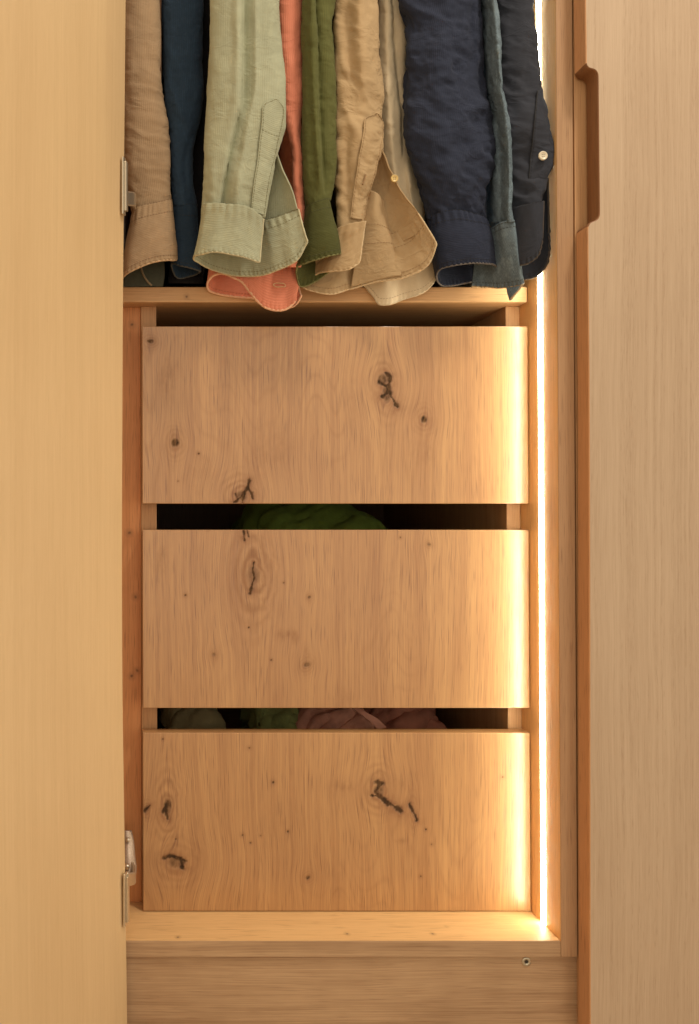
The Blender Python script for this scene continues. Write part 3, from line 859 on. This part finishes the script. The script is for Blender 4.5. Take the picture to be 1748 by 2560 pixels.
f_n = [f for i, f in enumerate(fs) if innotch[i % (m - 1)]]
def used(vs, fs):
    u = sorted({i for f in fs for i in f}); k = {a: b for b, a in enumerate(u)}
    return [vs[i] for i in u], [[k[i] for i in f] for f in fs]
ND = mesh_obj('door_edge', *used(vs, f_e), M_doorE, NB)
NN = mesh_obj('finger_pull', *used(vs, f_n), M_notch_shaded, NB, smooth=True)
# face panel of the same door: strips from the edge line to the far side
vs = []; fs = []
fr = ring(0.0011, DFR)
for p in fr: vs += [p, (right, DFR, p[2])]
for j in range(m - 1): fs.append((2 * j, 2 * j + 2, 2 * j + 3, 2 * j + 1))
b0 = len(vs)
bk = ring(0.0008, DB)
for p in bk: vs += [p, (right, DB, p[2])]
for j in range(m - 1): fs.append((b0 + 2 * j + 1, b0 + 2 * j + 3, b0 + 2 * j + 2, b0 + 2 * j))
e = 2 * (m - 1)
fs += [(1, b0 + 1, b0, 0), (e, b0 + e, b0 + e + 1, e + 1)]
fs.append([2 * j + 1 for j in range(m)][::1] + [b0 + 2 * j + 1 for j in range(m)][::-1])
DR = mesh_obj('door', vs, fs, M_doorR, NB)
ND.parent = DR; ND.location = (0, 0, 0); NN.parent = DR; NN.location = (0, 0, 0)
board('carcass_body', 0.5007, right, DF + 0.0002, YB, ZROOM + 0.0005, ZT, M_inner, NB)

# floor of the room, just below the picture
v, f = boxmesh(-1.6, 2.2, -1.2, 2.0, ZROOM - 0.02, ZROOM, 0)
fo = mesh_obj('floor', v, f, M_floor); fo['kind'] = 'structure'

# ------------------------------------------------------------------ shirts
GRP = 'shirts hanging above the drawers'
def shirt(label, x, d=1.05, name='shirt'):
    p = px(x, 200, d)
    return thing(name, label, 'shirt', (p[0], d, 0.35), GRP)
def body(parent, mat, x, half=0.014, d0=0.915, d1=1.30, z0=0.29):
    """the shirt itself, hanging edge-on behind its sleeve"""
    nv, nu = 50, 60
    z = np.linspace(0.80, z0, nv); th = np.linspace(0, 2 * np.pi, nu, endpoint=False)
    TH, Z = np.meshgrid(th, z)
    cx = (x - VX) / F * 0.95
    X = cx + half * np.cos(TH) * (1 + 0.25 * fbm(TH * 2, Z * 12, int(x) % 50)); Y = (d0 + d1) / 2 + (d1 - d0) / 2 * np.sin(TH)
    P = np.stack([X, Y, Z], -1)
    return sheet('shirt_body', P, mat, parent, closed=True, specs=[(0.003, 0.05, 0.2, 0.0, int(x) % 90, False)], flip=False)[0]

def clear(c, k): return tuple(min(1, q * k) for q in c)

# --- tan corduroy
c = (0.40, 0.275, 0.165); m1 = cloth('tan_corduroy', c); m1v = cloth('tan_corduroy_cuff', c, axis='v', fade_amt=0.6); h1 = cloth('tan_worn_edge', clear(c, 1.45), wale=0, sheen=.15); t1 = plain('tan_thread', (0.22, 0.13, 0.07), 0.8)
A = shirt('tan corduroy shirt sleeve beside the open left door', 365)
sA = Sleeve(A, m1, [(-330, 306), (0, 306), (300, 308), (420, 316), (480, 326), (520, 334)], [(-330, 394), (0, 398), (40, 400), (150, 404), (250, 412), (330, 420), (400, 424), (470, 427), (520, 430)],
   0.875, [(-330, .018), (400, .018), (520, .014)], 520, tilt=-10, seed=3, specs=[(0.0014, 0.03, 0.06, 0.1, 3, False), (0.0011, 0.045, 0.013, 0.25, 6, True, [(0, 0.2), (0.5, .3), (0.66, 1), (1, 1)])])
ribbon('cuff', A, m1v, [(333, 524, .866), (345, 517, .858), (385, 507, .856), (420, 499, .862), (430, 499, .872), (415, 505, .888), (370, 520, .892), (336, 530, .884)],
       [(306, 692, .866), (318, 683, .858), (362, 661, .852), (418, 650, .856), (440, 650, .868), (424, 646, .892), (375, 655, .897), (318, 680, .892)], closed=True, hem_mat=h1, thread=t1, seams=(0.001, 0.0145), seed=11, bulge=0.001)
body(A, m1, 360)

# --- grey green shirt tail glimpsed underneath
c = (0.075, 0.08, 0.06); m0 = cloth('grey_green_cotton', c, wale=0, weave=.4); h0 = cloth('grey_green_edge', (0.28, 0.22, 0.14), wale=0)
Z0 = shirt('dark grey green shirt tail showing under the tan cuff on the shelf', 350)
patch('shirt_tail', Z0, m0, [[(312, 640, .898), (340, 640, .898), (380, 640, .897), (410, 645, .898)], [(310, 690, .8985), (345, 690, .897), (385, 695, .897), (412, 690, .898)], [(310, 716, .899), (345, 716, .8985), (385, 716, .899), (408, 716, .899)]], 40, 40, flip=True, specs=[(0.001, 0.02, 0.03, .2, 9, False)])
edge_tube(Z0, h0, [(352, 666, .896), (358, 685, .895), (368, 702, .896), (380, 714, .898)], 0.0012)

# --- teal navy corduroy
c = (0.030, 0.056, 0.095); m2 = cloth('teal_navy_corduroy', c, fade=(1.7, 1.8, 1.8), wdark=.5); m2v = cloth('teal_navy_cuff', clear(c, .8), axis='v'); h2 = cloth('teal_worn_edge', (0.075, 0.075, 0.07), wale=0); t2 = plain('navy_thread', (0.02, 0.022, 0.025), 0.8)
B = shirt('dark teal navy corduroy shirt sleeve right of the tan one', 455)
sB = Sleeve(B, m2, [(-330, 404), (0, 405), (120, 409), (250, 415), (330, 421), (420, 425), (515, 435)], [(-330, 510), (0, 507), (90, 503), (160, 505), (230, 508), (290, 500), (328, 491), (345, 487), (400, 484), (470, 486), (515, 492)],
   0.888, 0.017, 515, seed=13, folds=[([(200, 425), (290, 455), (335, 488)], 12, 0.004), ([(330, 480), (420, 462), (500, 472)], 8, -0.003)])
ribbon('cuff', B, m2v, [(435, 512, .884), (455, 511, .872), (480, 511, .872), (494, 513, .885), (480, 520, .899), (450, 522, .899)],
       [(428, 658, .884), (452, 664, .872), (485, 671, .872), (501, 679, .884), (477, 690, .899), (444, 696, .899)], closed=True, hem_mat=h2, thread=t2, seams=(0.001, 0.013), seed=21, gather=0.0003)
body(B, m2, 450)

# --- black shirt in the gap
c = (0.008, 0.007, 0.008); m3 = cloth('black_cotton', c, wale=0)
K = shirt('black shirt in the shadow between the teal and the sage sleeves', 500)
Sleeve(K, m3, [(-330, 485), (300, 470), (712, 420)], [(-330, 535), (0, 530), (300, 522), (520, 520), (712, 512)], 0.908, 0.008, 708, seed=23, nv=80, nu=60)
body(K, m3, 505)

# --- sage corduroy
c = (0.43, 0.445, 0.31); m4 = cloth('sage_corduroy', c, fade_amt=.5, crease=.34); m4v = cloth('sage_cuff', c, axis='v', fade_amt=.7); h4 = cloth('sage_worn_edge', (0.58, 0.54, 0.36), wale=0); t4 = plain('sage_thread', (0.20, 0.18, 0.09), 0.8)
C_ = shirt('sage green corduroy shirt with an unbuttoned cuff', 610)
sC = Sleeve(C_, m4, [(-330, 528), (0, 527), (100, 526), (160, 522), (230, 516), (280, 514), (380, 510), (480, 508), (516, 507)],
   [(-330, 698), (0, 700), (60, 701), (130, 705), (220, 712), (310, 714), (350, 706), (400, 692), (470, 676), (520, 666), (550, 662)],
   0.8380, [(-330, .024), (420, .022), (550, .014)], 532, seed=31, tilt=13,
   folds=[([(-330, 608), (0, 607), (200, 606), (262, 603), (300, 592), (400, 568), (500, 553), (540, 550)], 3.0, 0.013, 20), ([(-330, 640), (0, 640), (200, 640), (300, 622), (420, 600)], 9, 0.003), ([(-330, 590), (100, 594), (250, 592), (330, 570)], 12, 0.004), ([(240, 612), (285, 606), (330, 598)], 10, 0.004), ([(380, 600), (470, 592), (540, 590)], 16, 0.004), ([(380, 530), (540, 528)], 14, 0.003)],
   specs=[(0.0012, 0.03, 0.06, 0.1, 33, False), (0.0006, 0.03, 0.014, 0.2, 36, True, [(0, 0.3), (0.6, .5), (1, 1)])])
# sleeve placket with its pointed tab
rows = []
for (y1_, xa, y2_, xb) in ((250, 684, 252, 696), (263, 659, 272, 710), (290, 657, 292, 710), (314, 655, 314, 706), (350, 650, 350, 697), (400, 645, 400, 686), (450, 637, 450, 674), (500, 631, 505, 666), (528, 629, 538, 661)):
    r = []
    for q in (0, .33, .67, 1):
        x = xa + (xb - xa) * q; y = y1_ + (y2_ - y1_) * q
        if y1_ == 250 and q in (.33, .67): y -= 3
        r.append((x, y, sC.depth(min(x, 700), y) - 0.0022))
    rows.append(r)
po, pp, pn = patch('placket', C_, m4v, rows, 40, 110, flip=True, specs=[(0.0006, 0.03, 0.010, 0.1, 38, True)], thick=0.0014)
for col in (2, -3): stitches(pp[8:, col], pn[8:, col], t4, po)
tube('hem', np.vstack([pp[::-1, 0], pp[0], pp[:, -1]]), 0.0006, m4v, po, seg=6)
for r in (34,): stitches(pp[r], pn[r], t4, po)
# the far half of the open sleeve end
fo_, fp, fn = patch('sleeve_flap', C_, m4, [[(676, 372, .8400), (684, 371, .8380), (691, 373, .8360)], [(664, 420, .8520), (686, 418, .8460), (706, 420, .8340)], [(655, 470, .8560), (695, 466, .8460), (729, 468, .8300)], [(650, 556, .8580), (700, 540, .8460), (744, 523, .8270)]], 50, 60, flip=True,
   specs=[(0.0022, 0.02, 0.06, 0.1, 41, False)])
tube('hem', fp[:, -1], 0.0009, m4v, fo_, seg=7)
ribbon('cuff', C_, m4v, [(658, 548, .8240), (624, 519, .8180), (565, 510, .8170), (512, 508, .8250), (506, 511, .8360), (518, 530, .8570), (570, 545, .8640), (640, 552, .8570), (672, 549, .8440), (710, 536, .8340), (744, 521, .8260)],
       [(650, 656, .8270), (598, 640, .8210), (545, 631, .8200), (494, 636, .8280), (482, 645, .8400), (506, 661, .8580), (555, 681, .8650), (630, 691, .8580), (690, 677, .8400), (744, 648, .8260), (765, 606, .8200)], nu=260,
       hem_mat=h4, thread=t4, seams=(0.001, 0.0105), seed=43, ends=(0, 1), bulge=0.0012, specs=[(0.0030, 0.022, 0.2, 0.05, 47, False), (0.0005, 0.02, 0.012, 0.3, 49, True)])
body(C_, m4, 610)

# --- salmon corduroy
c = (0.76, 0.265, 0.165); m5 = cloth('salmon_corduroy', c, var=.15, fade=(1.1, 1.25, 1.3)); m5v = cloth('salmon_cuff', c, axis='v', var=.15, fade=(1.1, 1.3, 1.4)); h5 = cloth('salmon_worn_edge', (0.86, 0.50, 0.32), wale=0); t5 = plain('salmon_thread', (0.45, 0.14, 0.07), 0.8); t5b = plain('buttonhole_thread', (0.68, 0.42, 0.24), 0.8)
Dm = shirt('salmon pink corduroy shirt whose cuff droops over the shelf edge', 725)
sD = Sleeve(Dm, m5, [(-330, 690), (0, 694), (250, 702), (400, 730), (500, 732), (640, 700)], [(-330, 762), (0, 760), (70, 756), (100, 754), (160, 759), (230, 761), (300, 758), (400, 756), (430, 757), (500, 762), (560, 764), (640, 758), (668, 752)],
   0.866, 0.016, 668, seed=51, nv=180, nu=90)
top = [(754, 668, .870), (750, 664, .868), (735, 657, .866), (715, 652, .866), (690, 648, .866), (660, 645, .868), (635, 640, .870), (605, 636, .872), (580, 634, .874), (555, 636, .878), (535, 640, .884), (528, 650, .890), (535, 660, .8955), (560, 670, .898), (600, 674, .898), (640, 680, .897), (690, 690, .892), (728, 692, .884), (742, 702, .880)]
bot = [(735, 738, .868), (731, 760, .866), (714, 774, .865), (690, 777, .865), (667, 770, .866), (640, 750, .868), (624, 731, .869), (601, 703, .870), (575, 691, .872), (549, 686, .875), (527, 693, .881), (517, 708, .888), (522, 724, .894), (549, 734, .897), (591, 741, .897), (637, 746, .896), (690, 758, .889), (734, 764, .881), (753, 738, .878)]
co, cp, cn = ribbon('cuff', Dm, m5v, top, bot, nu=260, nv=44, hem_mat=h5, thread=t5, seams=(0.010,), seed=53, ends=(0, 1), specs=[(0.0018, 0.02, 0.05, 0.1, 57, False), (0.0005, 0.02, 0.012, 0.3, 59, True)], hem_r=0.0013)
# buttonhole
bp = crom(P3([(683, 712, .8630), (690, 708, .8626), (700, 708, .8626), (712, 711, .8628), (714, 715, .8628), (703, 717, .8628), (690, 717, .8628)]), 40, True)
tube('buttonhole', np.vstack([bp, bp[:1]]), 0.0006, t5b, co, seg=6)
body(Dm, m5, 728)

# --- moss green corduroy
c = (0.120, 0.125, 0.040); m6 = cloth('moss_corduroy', c, fade=(1.5, 1.45, 1.4), wdark=.6); m6v = cloth('moss_cuff', clear(c, .72), axis='v', fade_amt=.3); h6 = cloth('moss_worn_edge', (0.20, 0.19, 0.08), wale=0); t6 = plain('moss_thread', (0.07, 0.07, 0.025), 0.8)
E = shirt('moss green corduroy shirt sleeve between the salmon and beige ones', 800)
sE = Sleeve(E, m6, [(-330, 755), (0, 757), (400, 757), (470, 762), (514, 768)], [(-330, 842), (0, 838), (70, 833), (150, 838), (250, 842), (380, 842), (450, 836), (505, 824)],
   0.8520, [(-330, .018), (400, .018), (514, .012)], 510, seed=61, tilt=-8, folds=[([(-330, 784), (0, 786), (100, 792), (300, 799), (420, 806), (500, 812)], 2.5, 0.008, 15), ([(-330, 775), (100, 781), (300, 789), (500, 803)], 8, 0.004)])
ribbon('cuff', E, m6v, [(764, 518, .8500), (775, 511, .8380), (800, 502, .8350), (820, 497, .8400), (825, 503, .8520), (808, 512, .8670), (778, 520, .8680)],
       [(742, 668, .8540), (765, 657, .8420), (811, 642, .8340), (848, 634, .8360), (859, 634, .8460), (836, 668, .8670), (792, 701, .8730), (748, 716, .8680)], closed=True, hem_mat=h6, thread=t6, seams=(0.001, 0.011), seed=63, gather=0.0003)
body(E, m6, 800)

# --- beige twill
c = (0.475, 0.335, 0.185); m7 = cloth('beige_twill', c, wale=0.0008, crease=.55, bump=.2, wdark=.9, sheen=.15, var=.15); h7 = cloth('beige_edge', (0.68, 0.52, 0.32), wale=0); t7 = plain('beige_thread', (0.30, 0.18, 0.085), 0.8)
Fm = shirt('beige cotton shirt with its cuff hanging wide open', 895)
sF = Sleeve(Fm, m7, [(-330, 828), (0, 834), (200, 838), (400, 838), (500, 842), (575, 846)], [(-330, 945), (0, 948), (33, 950), (164, 955), (262, 962), (310, 960), (354, 955), (400, 946), (455, 931), (511, 916), (560, 910)],
   0.8630, [(-330, .022), (400, .021), (575, .015)], 568, seed=71, tilt=-8,
   folds=[([(-330, 905), (0, 902), (150, 906), (260, 915)], 20, 0.007), ([(-330, 868), (100, 870), (260, 880)], 16, -0.004), ([(120, 850), (170, 862), (215, 880), (235, 893)], 6, 0.003), ([(300, 875), (400, 868), (560, 870)], 14, -0.004), ([(250, 850), (330, 890), (380, 905)], 10, 0.003)],
   specs=[(0.0016, 0.03, 0.05, 0.2, 73, False), (0.0022, 0.04, 0.022, 0.35, 76, True, [(0, 0.4), (0.55, .7), (0.7, 1), (1, .9)])])
rows = []
for (y1_, xa, y2_, xb) in ((286, 934, 288, 948), (297, 913, 305, 957), (330, 909, 330, 958), (360, 904, 360, 954), (400, 897, 402, 946), (450, 889, 455, 931), (500, 882, 505, 917), (545, 877, 550, 911)):
    rows.append([(xa + (xb - xa) * q, y1_ + (y2_ - y1_) * q - (3 if y1_ == 286 and q in (.33, .67) else 0), sF.depth(xa + (xb - xa) * q, y1_) - 0.0024) for q in (0, .33, .67, 1)])
po, pp, pn = patch('placket', Fm, m7, rows, 40, 110, flip=True, specs=[(0.0022, 0.03, 0.013, 0.3, 78, True)], thick=0.0014)
for col in (2, -3): stitches(pp[6:, col], pn[6:, col], t7, po)
tube('hem', np.vstack([pp[::-1, 0], pp[0], pp[:, -1]]), 0.0005, m7, po, seg=6)
tube('buttonhole', crom(P3([(914, 436, sF.depth(914, 436) - .005), (911, 450, sF.depth(911, 450) - .005), (907, 462, sF.depth(907, 462) - .005)]), 14), 0.0008, t7, po, seg=6)
fo_, fp, fn = patch('sleeve_flap', Fm, m7, [[(944, 372, .8590), (950, 371, .8570), (956, 374, .8550)], [(924, 430, .8750), (950, 425, .8710), (979, 432, .8550)], [(908, 490, .8790), (960, 480, .8730), (1012, 490, .8530)], [(895, 560, .8810), (970, 560, .8750), (1046, 534, .8470)], [(880, 620, .8820), (970, 620, .8760), (1060, 575, .8470)]], 60, 70, flip=True,
   specs=[(0.0018, 0.02, 0.05, 0.3, 81, False), (0.0009, 0.02, 0.012, 0.5, 83, True)])
tube('hem', fp[:52, -1], 0.0008, m7, fo_, seg=7)
# the second layer glimpsed inside the open cuff
io, ip, inn = patch('cuff_lining', Fm, m7, [[(916, 470, .8690), (936, 480, .8630), (960, 500, .8710)], [(905, 545, .8690), (938, 546, .8610), (975, 570, .8730)], [(895, 600, .8710), (940, 590, .8630), (1000, 625, .8730)], [(878, 717, .8785), (945, 700, .8715), (1005, 688, .8605)]], 50, 60, flip=True,
   specs=[(0.0018, 0.025, 0.05, 0.3, 85, False)])
for r in (22, 34): stitches(ip[r], inn[r], t7, io)
co, cp, cn = ribbon('cuff', Fm, m7, [(913, 553, .8385), (880, 558, .8355), (846, 569, .8450), (815, 590, .8680), (800, 610, .8790), (840, 600, .8855), (900, 590, .8840), (950, 590, .8790), (1000, 575, .8670), (1030, 550, .8550), (1046, 534, .8470)],
       [(899, 656, .8400), (872, 673, .8390), (827, 679, .8470), (790, 688, .8720), (757, 713, .8790), (821, 734, .8790), (877, 721, .8800), (942, 703, .8730), (1000, 693, .8610), (1070, 662, .8490), (1092, 610, .8420)], nu=260, hem_mat=h7, thread=t7, seams=(0.001, 0.018), seed=87, ends=(0, 1),
       specs=[(0.0024, 0.03, 0.05, 0.2, 88, False), (0.0014, 0.025, 0.02, 0.5, 89, True)], gather=0.0004, pucker=.0003)
button(Fm, M_button2, 986, 447, 0.8515, 0.0042)
body(Fm, m7, 890)

# --- cream shirt
c = (0.76, 0.63, 0.43); m8 = cloth('cream_cotton', c, wale=0, sheen=.1, weave=.2, var=.1, fade=(1.1, 1.1, 1.1), crease=.25); h8 = cloth('cream_edge', (0.70, 0.58, 0.40), wale=0); t8 = plain('cream_thread', (0.45, 0.33, 0.2), 0.8)
G = shirt('cream cotton shirt behind the beige one with a pointed lower corner', 990)
sG = Sleeve(G, m8, [(-330, 940), (0, 942), (300, 950), (400, 955), (540, 975), (655, 990)], [(-330, 1000), (0, 1004), (85, 1020), (160, 1018), (300, 1016), (350, 1022), (410, 1034), (450, 1048), (500, 1060), (540, 1064), (655, 1084)],
   0.8970, [(-330, .013), (450, .016), (655, .010)], 650, seed=91, nu=120, folds=[([(-330, 972), (0, 976), (150, 988), (300, 1000), (400, 1008)], 3, 0.010, 18), ([(-330, 965), (200, 970), (400, 985), (500, 1000)], 12, 0.004), ([(380, 1020), (450, 1024), (560, 1040)], 8, 0.005)])
ribbon('cuff', G, m8, [(915, 650, .8970), (932, 648, .8940), (950, 646, .8910), (958, 645, .8900), (985, 642, .8910), (1020, 640, .8900), (1060, 640, .8880), (1080, 640, .8900), (1088, 648, .8970)],
       [(910, 714, .8980), (932, 738, .8940), (950, 761, .8910), (962, 762, .8900), (1008, 748, .8910), (1057, 731, .8890), (1085, 705, .8880), (1096, 676, .8900), (1094, 664, .8980)], nu=150, hem_mat=h8, thread=t8, seams=(), seed=93, gather=0, pucker=.0002, ends=(), specs=[(0.0012, 0.02, 0.05, 0.2, 95, False)])
body(G, m8, 985)

# --- navy corduroy, the widest sleeve
c = (0.029, 0.036, 0.062); m9 = cloth('navy_corduroy', c, fade=(1.7, 1.65, 1.6), fade_amt=.5, wdark=.6); m9v = cloth('navy_cuff', c, axis='v', fade=(1.4, 1.4, 1.4)); h9 = cloth('navy_worn_edge', (0.14, 0.125, 0.12), wale=0); t9 = plain('dark_thread', (0.012, 0.012, 0.014), 0.8)
H = shirt('wide charcoal navy corduroy shirt sleeve with a gathered cuff', 1115)
sH = Sleeve(H, m9, [(-330, 1000), (0, 1004), (82, 1019), (164, 1014), (328, 1016), (400, 1029), (462, 1055), (511, 1066), (550, 1072)], [(-330, 1190), (0, 1194), (82, 1203), (196, 1213), (278, 1226), (328, 1231), (390, 1231), (452, 1222), (521, 1214), (550, 1214)],
   0.869, [(-330, .028), (420, .027), (550, .016)], 548, seed=101, nu=190,
   folds=[([(-330, 1160), (0, 1172), (150, 1186), (200, 1196)], 9, -0.004), ([(60, 1098), (250, 1100), (500, 1120)], 30, 0.004)],
   specs=[(0.0022, 0.04, 0.06, 0.3, 103, False), (0.0026, 0.05, 0.028, 0.35, 106, True, [(0, 1), (0.4, .9), (1, 1)]), (0.0010, 0.02, 0.014, 0.4, 109, True)])
ribbon('cuff', H, m9v, [(1070, 541, .868), (1090, 533, .853), (1137, 524, .846), (1185, 532, .850), (1208, 540, .858), (1216, 547, .870), (1195, 552, .892), (1140, 556, .898), (1085, 552, .890)],
       [(1090, 690, .874), (1102, 672, .860), (1140, 662, .850), (1185, 657, .849), (1225, 658, .856), (1242, 663, .870), (1225, 690, .893), (1165, 708, .899), (1108, 714, .892)], closed=True, nu=240, hem_mat=h9, thread=t9, seams=(0.001, 0.0125), seed=111, gather=0.0008, bulge=0.002)
body(H, m9, 1110)

# --- denim
c = (0.135, 0.180, 0.215); m10 = cloth('washed_denim', c, wale=0, weave=.45, fade=(1.9, 1.9, 1.8), fade_amt=.6, sheen=0, var=.4); h10 = cloth('denim_frayed_edge', (0.42, 0.31, 0.18), wale=0, weave=.5); t10 = plain('denim_thread', (0.05, 0.05, 0.045), 0.8)
I_ = shirt('washed blue denim shirt sleeve with a frayed folded corner', 1255)
sI = Sleeve(I_, m10, [(-330, 1194), (0, 1198), (100, 1206), (200, 1216), (300, 1228), (450, 1230), (558, 1234)], [(-330, 1236), (0, 1239), (20, 1245), (131, 1252), (213, 1258), (295, 1272), (393, 1281), (462, 1283), (518, 1278), (556, 1285)],
   0.862, [(-330, .010), (558, .010)], 556, seed=121, nu=120, slant=0.017, folds=[([(-330, 1229), (0, 1234), (131, 1246), (213, 1251), (295, 1264), (400, 1272), (558, 1272)], 8, 0.005), ([(250, 1240), (400, 1252), (558, 1258)], 9, -0.005)])
co, cp, cn = ribbon('cuff', I_, m10, [(1190, 600, .893), (1210, 588, .886), (1234, 566, .862), (1256, 554, .846), (1284, 549, .843), (1289, 551, .852)],
       [(1180, 716, .8965), (1212, 718, .890), (1258, 719, .872), (1285, 717, .860), (1305, 712, .852), (1309, 708, .860)], nu=170, hem_mat=h10, thread=t10, seams=(0.002, 0.0075), seed=123, gather=0.0003, ends=())
patch('folded_corner', I_, m10, [[(1266, 718, .868), (1285, 717, .860), (1305, 712, .852)], [(1268, 732, .867), (1281, 731, .860), (1296, 726, .853)], [(1272, 746, .865), (1277, 744, .861), (1285, 738, .856)], [(1273, 751, .863), (1275, 750, .861), (1278, 747, .859)]], 24, 24, flip=True)
edge_tube(I_, h10, [(1305, 712, .851), (1296, 726, .852), (1285, 738, .855), (1274, 750, .862)], 0.0008)
body(I_, m10, 1240, half=0.010)

# --- navy cotton, rightmost
c = (0.040, 0.044, 0.057); m11 = cloth('navy_cotton', c, wale=0.0007, bump=.15, wdark=.85, fade=(1.5, 1.45, 1.45), fade_amt=.4); h11 = cloth('navy_cotton_edge', (0.085, 0.07, 0.06), wale=0)
J = shirt('dark navy cotton shirt by the light strip with a pale button on its sleeve', 1320)
sJ = Sleeve(J, m11, [(-330, 1232), (0, 1236), (131, 1238), (213, 1236), (295, 1247), (393, 1258), (525, 1266)], [(-330, 1333), (0, 1337), (98, 1344), (180, 1349), (223, 1353), (256, 1360), (305, 1370), (334, 1381), (360, 1386), (390, 1386), (419, 1380), (442, 1369), (480, 1362), (525, 1358)],
   [(-330, .872), (200, .864), (330, .855), (525, .855)], [(-330, .016), (330, .012), (525, .011)], 522, seed=131, nu=130, slant=0.010, tilt=-6,
   specs=[(0.0016, 0.03, 0.05, 0.3, 133, False), (0.0022, 0.04, 0.02, 0.35, 136, True, [(0, .3), (0.4, .5), (0.6, 1), (1, 1)])])
rows = []
for (y, xa, xb) in ((226, 1345, 1352), (260, 1341, 1358), (300, 1337, 1367), (340, 1333, 1379), (390, 1327, 1384), (420, 1324, 1378), (450, 1321, 1364)):
    rows.append([(xa + (xb - xa) * q, y + 10 * (1 - q) * (y > 400), sJ.depth(xa + (xb - xa) * q, y) - (0.0016 if y < 400 else (0.0008 if y < 440 else -0.001))) for q in (0, .4, .75, 1)])
po, pp, pn = patch('placket', J, m11, rows, 40, 70, flip=True, specs=[(0.0014, 0.03, 0.012, 0.3, 138, True)], thick=0.0012)
tube('hem', pp[:, 0], 0.0006, t9, po, seg=6); stitches(pp[:, 3], pn[:, 3], t9, po)
button(J, M_button, 1357, 390, sJ.depth(1357, 390) - 0.0055, 0.0049)
ribbon('cuff_underlap', J, m11, [(1286, 470, .870), (1330, 460, .864), (1360, 445, .857), (1367, 446, .851)], [(1296, 702, .872), (1344, 687, .864), (1363, 666, .856), (1375, 590, .850)], nu=120, hem_mat=h11, thread=t9, seams=(), seed=141, gather=0, ends=(1,), specs=[(0.0008, 0.02, 0.05, 0.2, 142, False)])
ribbon('cuff', J, m11, [(1280, 520, .849), (1300, 514, .841), (1330, 508, .835), (1360, 502, .838)], [(1290, 665, .853), (1322, 657, .844), (1345, 640, .840), (1358, 600, .840)], nu=110, hem_mat=h11, thread=t9, seams=(0.001,), seed=144, gather=0.0003, ends=(1,), specs=[(0.0008, 0.02, 0.05, 0.2, 145, False)])
body(J, m11, 1318, half=0.012)

# ------------------------------------------------------------------ clothes lying in the drawers
def heap(name, label, cat, mat, prof, d0, depth, zlow, seed, amp=0.004, group='folded clothes in the drawers'):
    """a folded garment: prof is its outline (x, y) at depth d0"""
    o = thing(name, label, cat, tuple(px((prof[0][0] + prof[-1][0]) / 2, 1300, d0 + depth / 2)[:2]) + (zlow,), group)
    nu, nv = 120, 60
    xs = np.linspace(prof[0][0], prof[-1][0], nu)
    zt = (VY - curve([(a, b) for a, b in prof], xs)) / F * d0
    X0 = (xs - VX) / F * d0
    s = np.linspace(0, 1, nv)
    cx = X0.mean()
    P = np.zeros((nv, nu, 3))
    for i, q in enumerate(s):
        a = math.pi * q
        hgt = math.sin(a) ** 0.55
        P[i, :, 0] = cx + (X0 - cx) * (1 + 0.04 * math.sin(a))
        P[i, :, 1] = d0 + 0.02 - 0.02 * math.sin(a) + depth * (1 - math.cos(a)) / 2 + 0.006 * vnoise(X0 / .03, X0 * 0, seed)
        P[i, :, 2] = zlow + (zt - zlow) * hgt
    sheet(name + '_cloth', P, mat, o, flip=True, specs=[(amp * 1.4, 0.05, 0.05, 0.6, seed, False), (amp * 3.4, 0.11, 0.035, 0.55, seed + 2, 2), (amp * 1.0, 0.05, 0.016, 0.8, seed + 7, 2)], thick=0.003)
    return o
mg = cloth('green_jersey', (0.13, 0.19, 0.035), wale=0, sheen=.2)
heap('folded_sweater', 'dark green garment folded in the middle drawer', 'folded clothing', mg, [(640, 1330), (652, 1294), (672, 1266), (700, 1258), (800, 1256), (900, 1262), (950, 1278), (978, 1300), (990, 1330)], 0.985, 0.2, -0.10, 201)
mo = cloth('olive_knit', (0.30, 0.25, 0.13), wale=0)
heap('folded_shirt', 'olive brown garment at the left of the lowest drawer', 'folded clothing', mo, [(424, 1830), (432, 1790), (450, 1768), (490, 1766), (520, 1774), (545, 1800), (560, 1835)], 0.985, 0.12, -0.36, 203)
mq = cloth('quilted_green', (0.22, 0.25, 0.09), wale=0)
heap('folded_jacket', 'green garment standing in the lowest drawer left of the pink ones', 'folded clothing', mq, [(648, 1840), (654, 1790), (668, 1764), (720, 1764), (755, 1780), (764, 1830)], 0.98, 0.12, -0.36, 205)
mp = cloth('dusty_pink', (0.62, 0.30, 0.22), wale=0)
heap('folded_blouse', 'crumpled dusty pink garment in the middle of the lowest drawer', 'folded clothing', mp, [(772, 1840), (790, 1806), (830, 1796), (880, 1794), (925, 1800), (945, 1830)], 0.965, 0.10, -0.36, 207, 0.005)
mp2 = cloth('dark_rose', (0.48, 0.20, 0.14), wale=0)
heap('folded_shirt', 'dark rose garment at the right of the lowest drawer', 'folded clothing', mp2, [(915, 1840), (935, 1795), (960, 1776), (1020, 1764), (1070, 1768), (1110, 1790), (1125, 1835)], 1.0, 0.12, -0.36, 209)
st = thing('strap', 'pink cloth strap laid across the garments in the lowest drawer', 'strap', tuple(px(905, 1790, .96)), 'folded clothes in the drawers')
patch('strap_cloth', st, mp, [[(872, 1762, .975), (884, 1762, .974)], [(900, 1783, .962), (915, 1780, .962)], [(925, 1803, .958), (942, 1795, .958)], [(945, 1825, .958), (968, 1818, .958)]], 16, 40, flip=True, thick=.002)
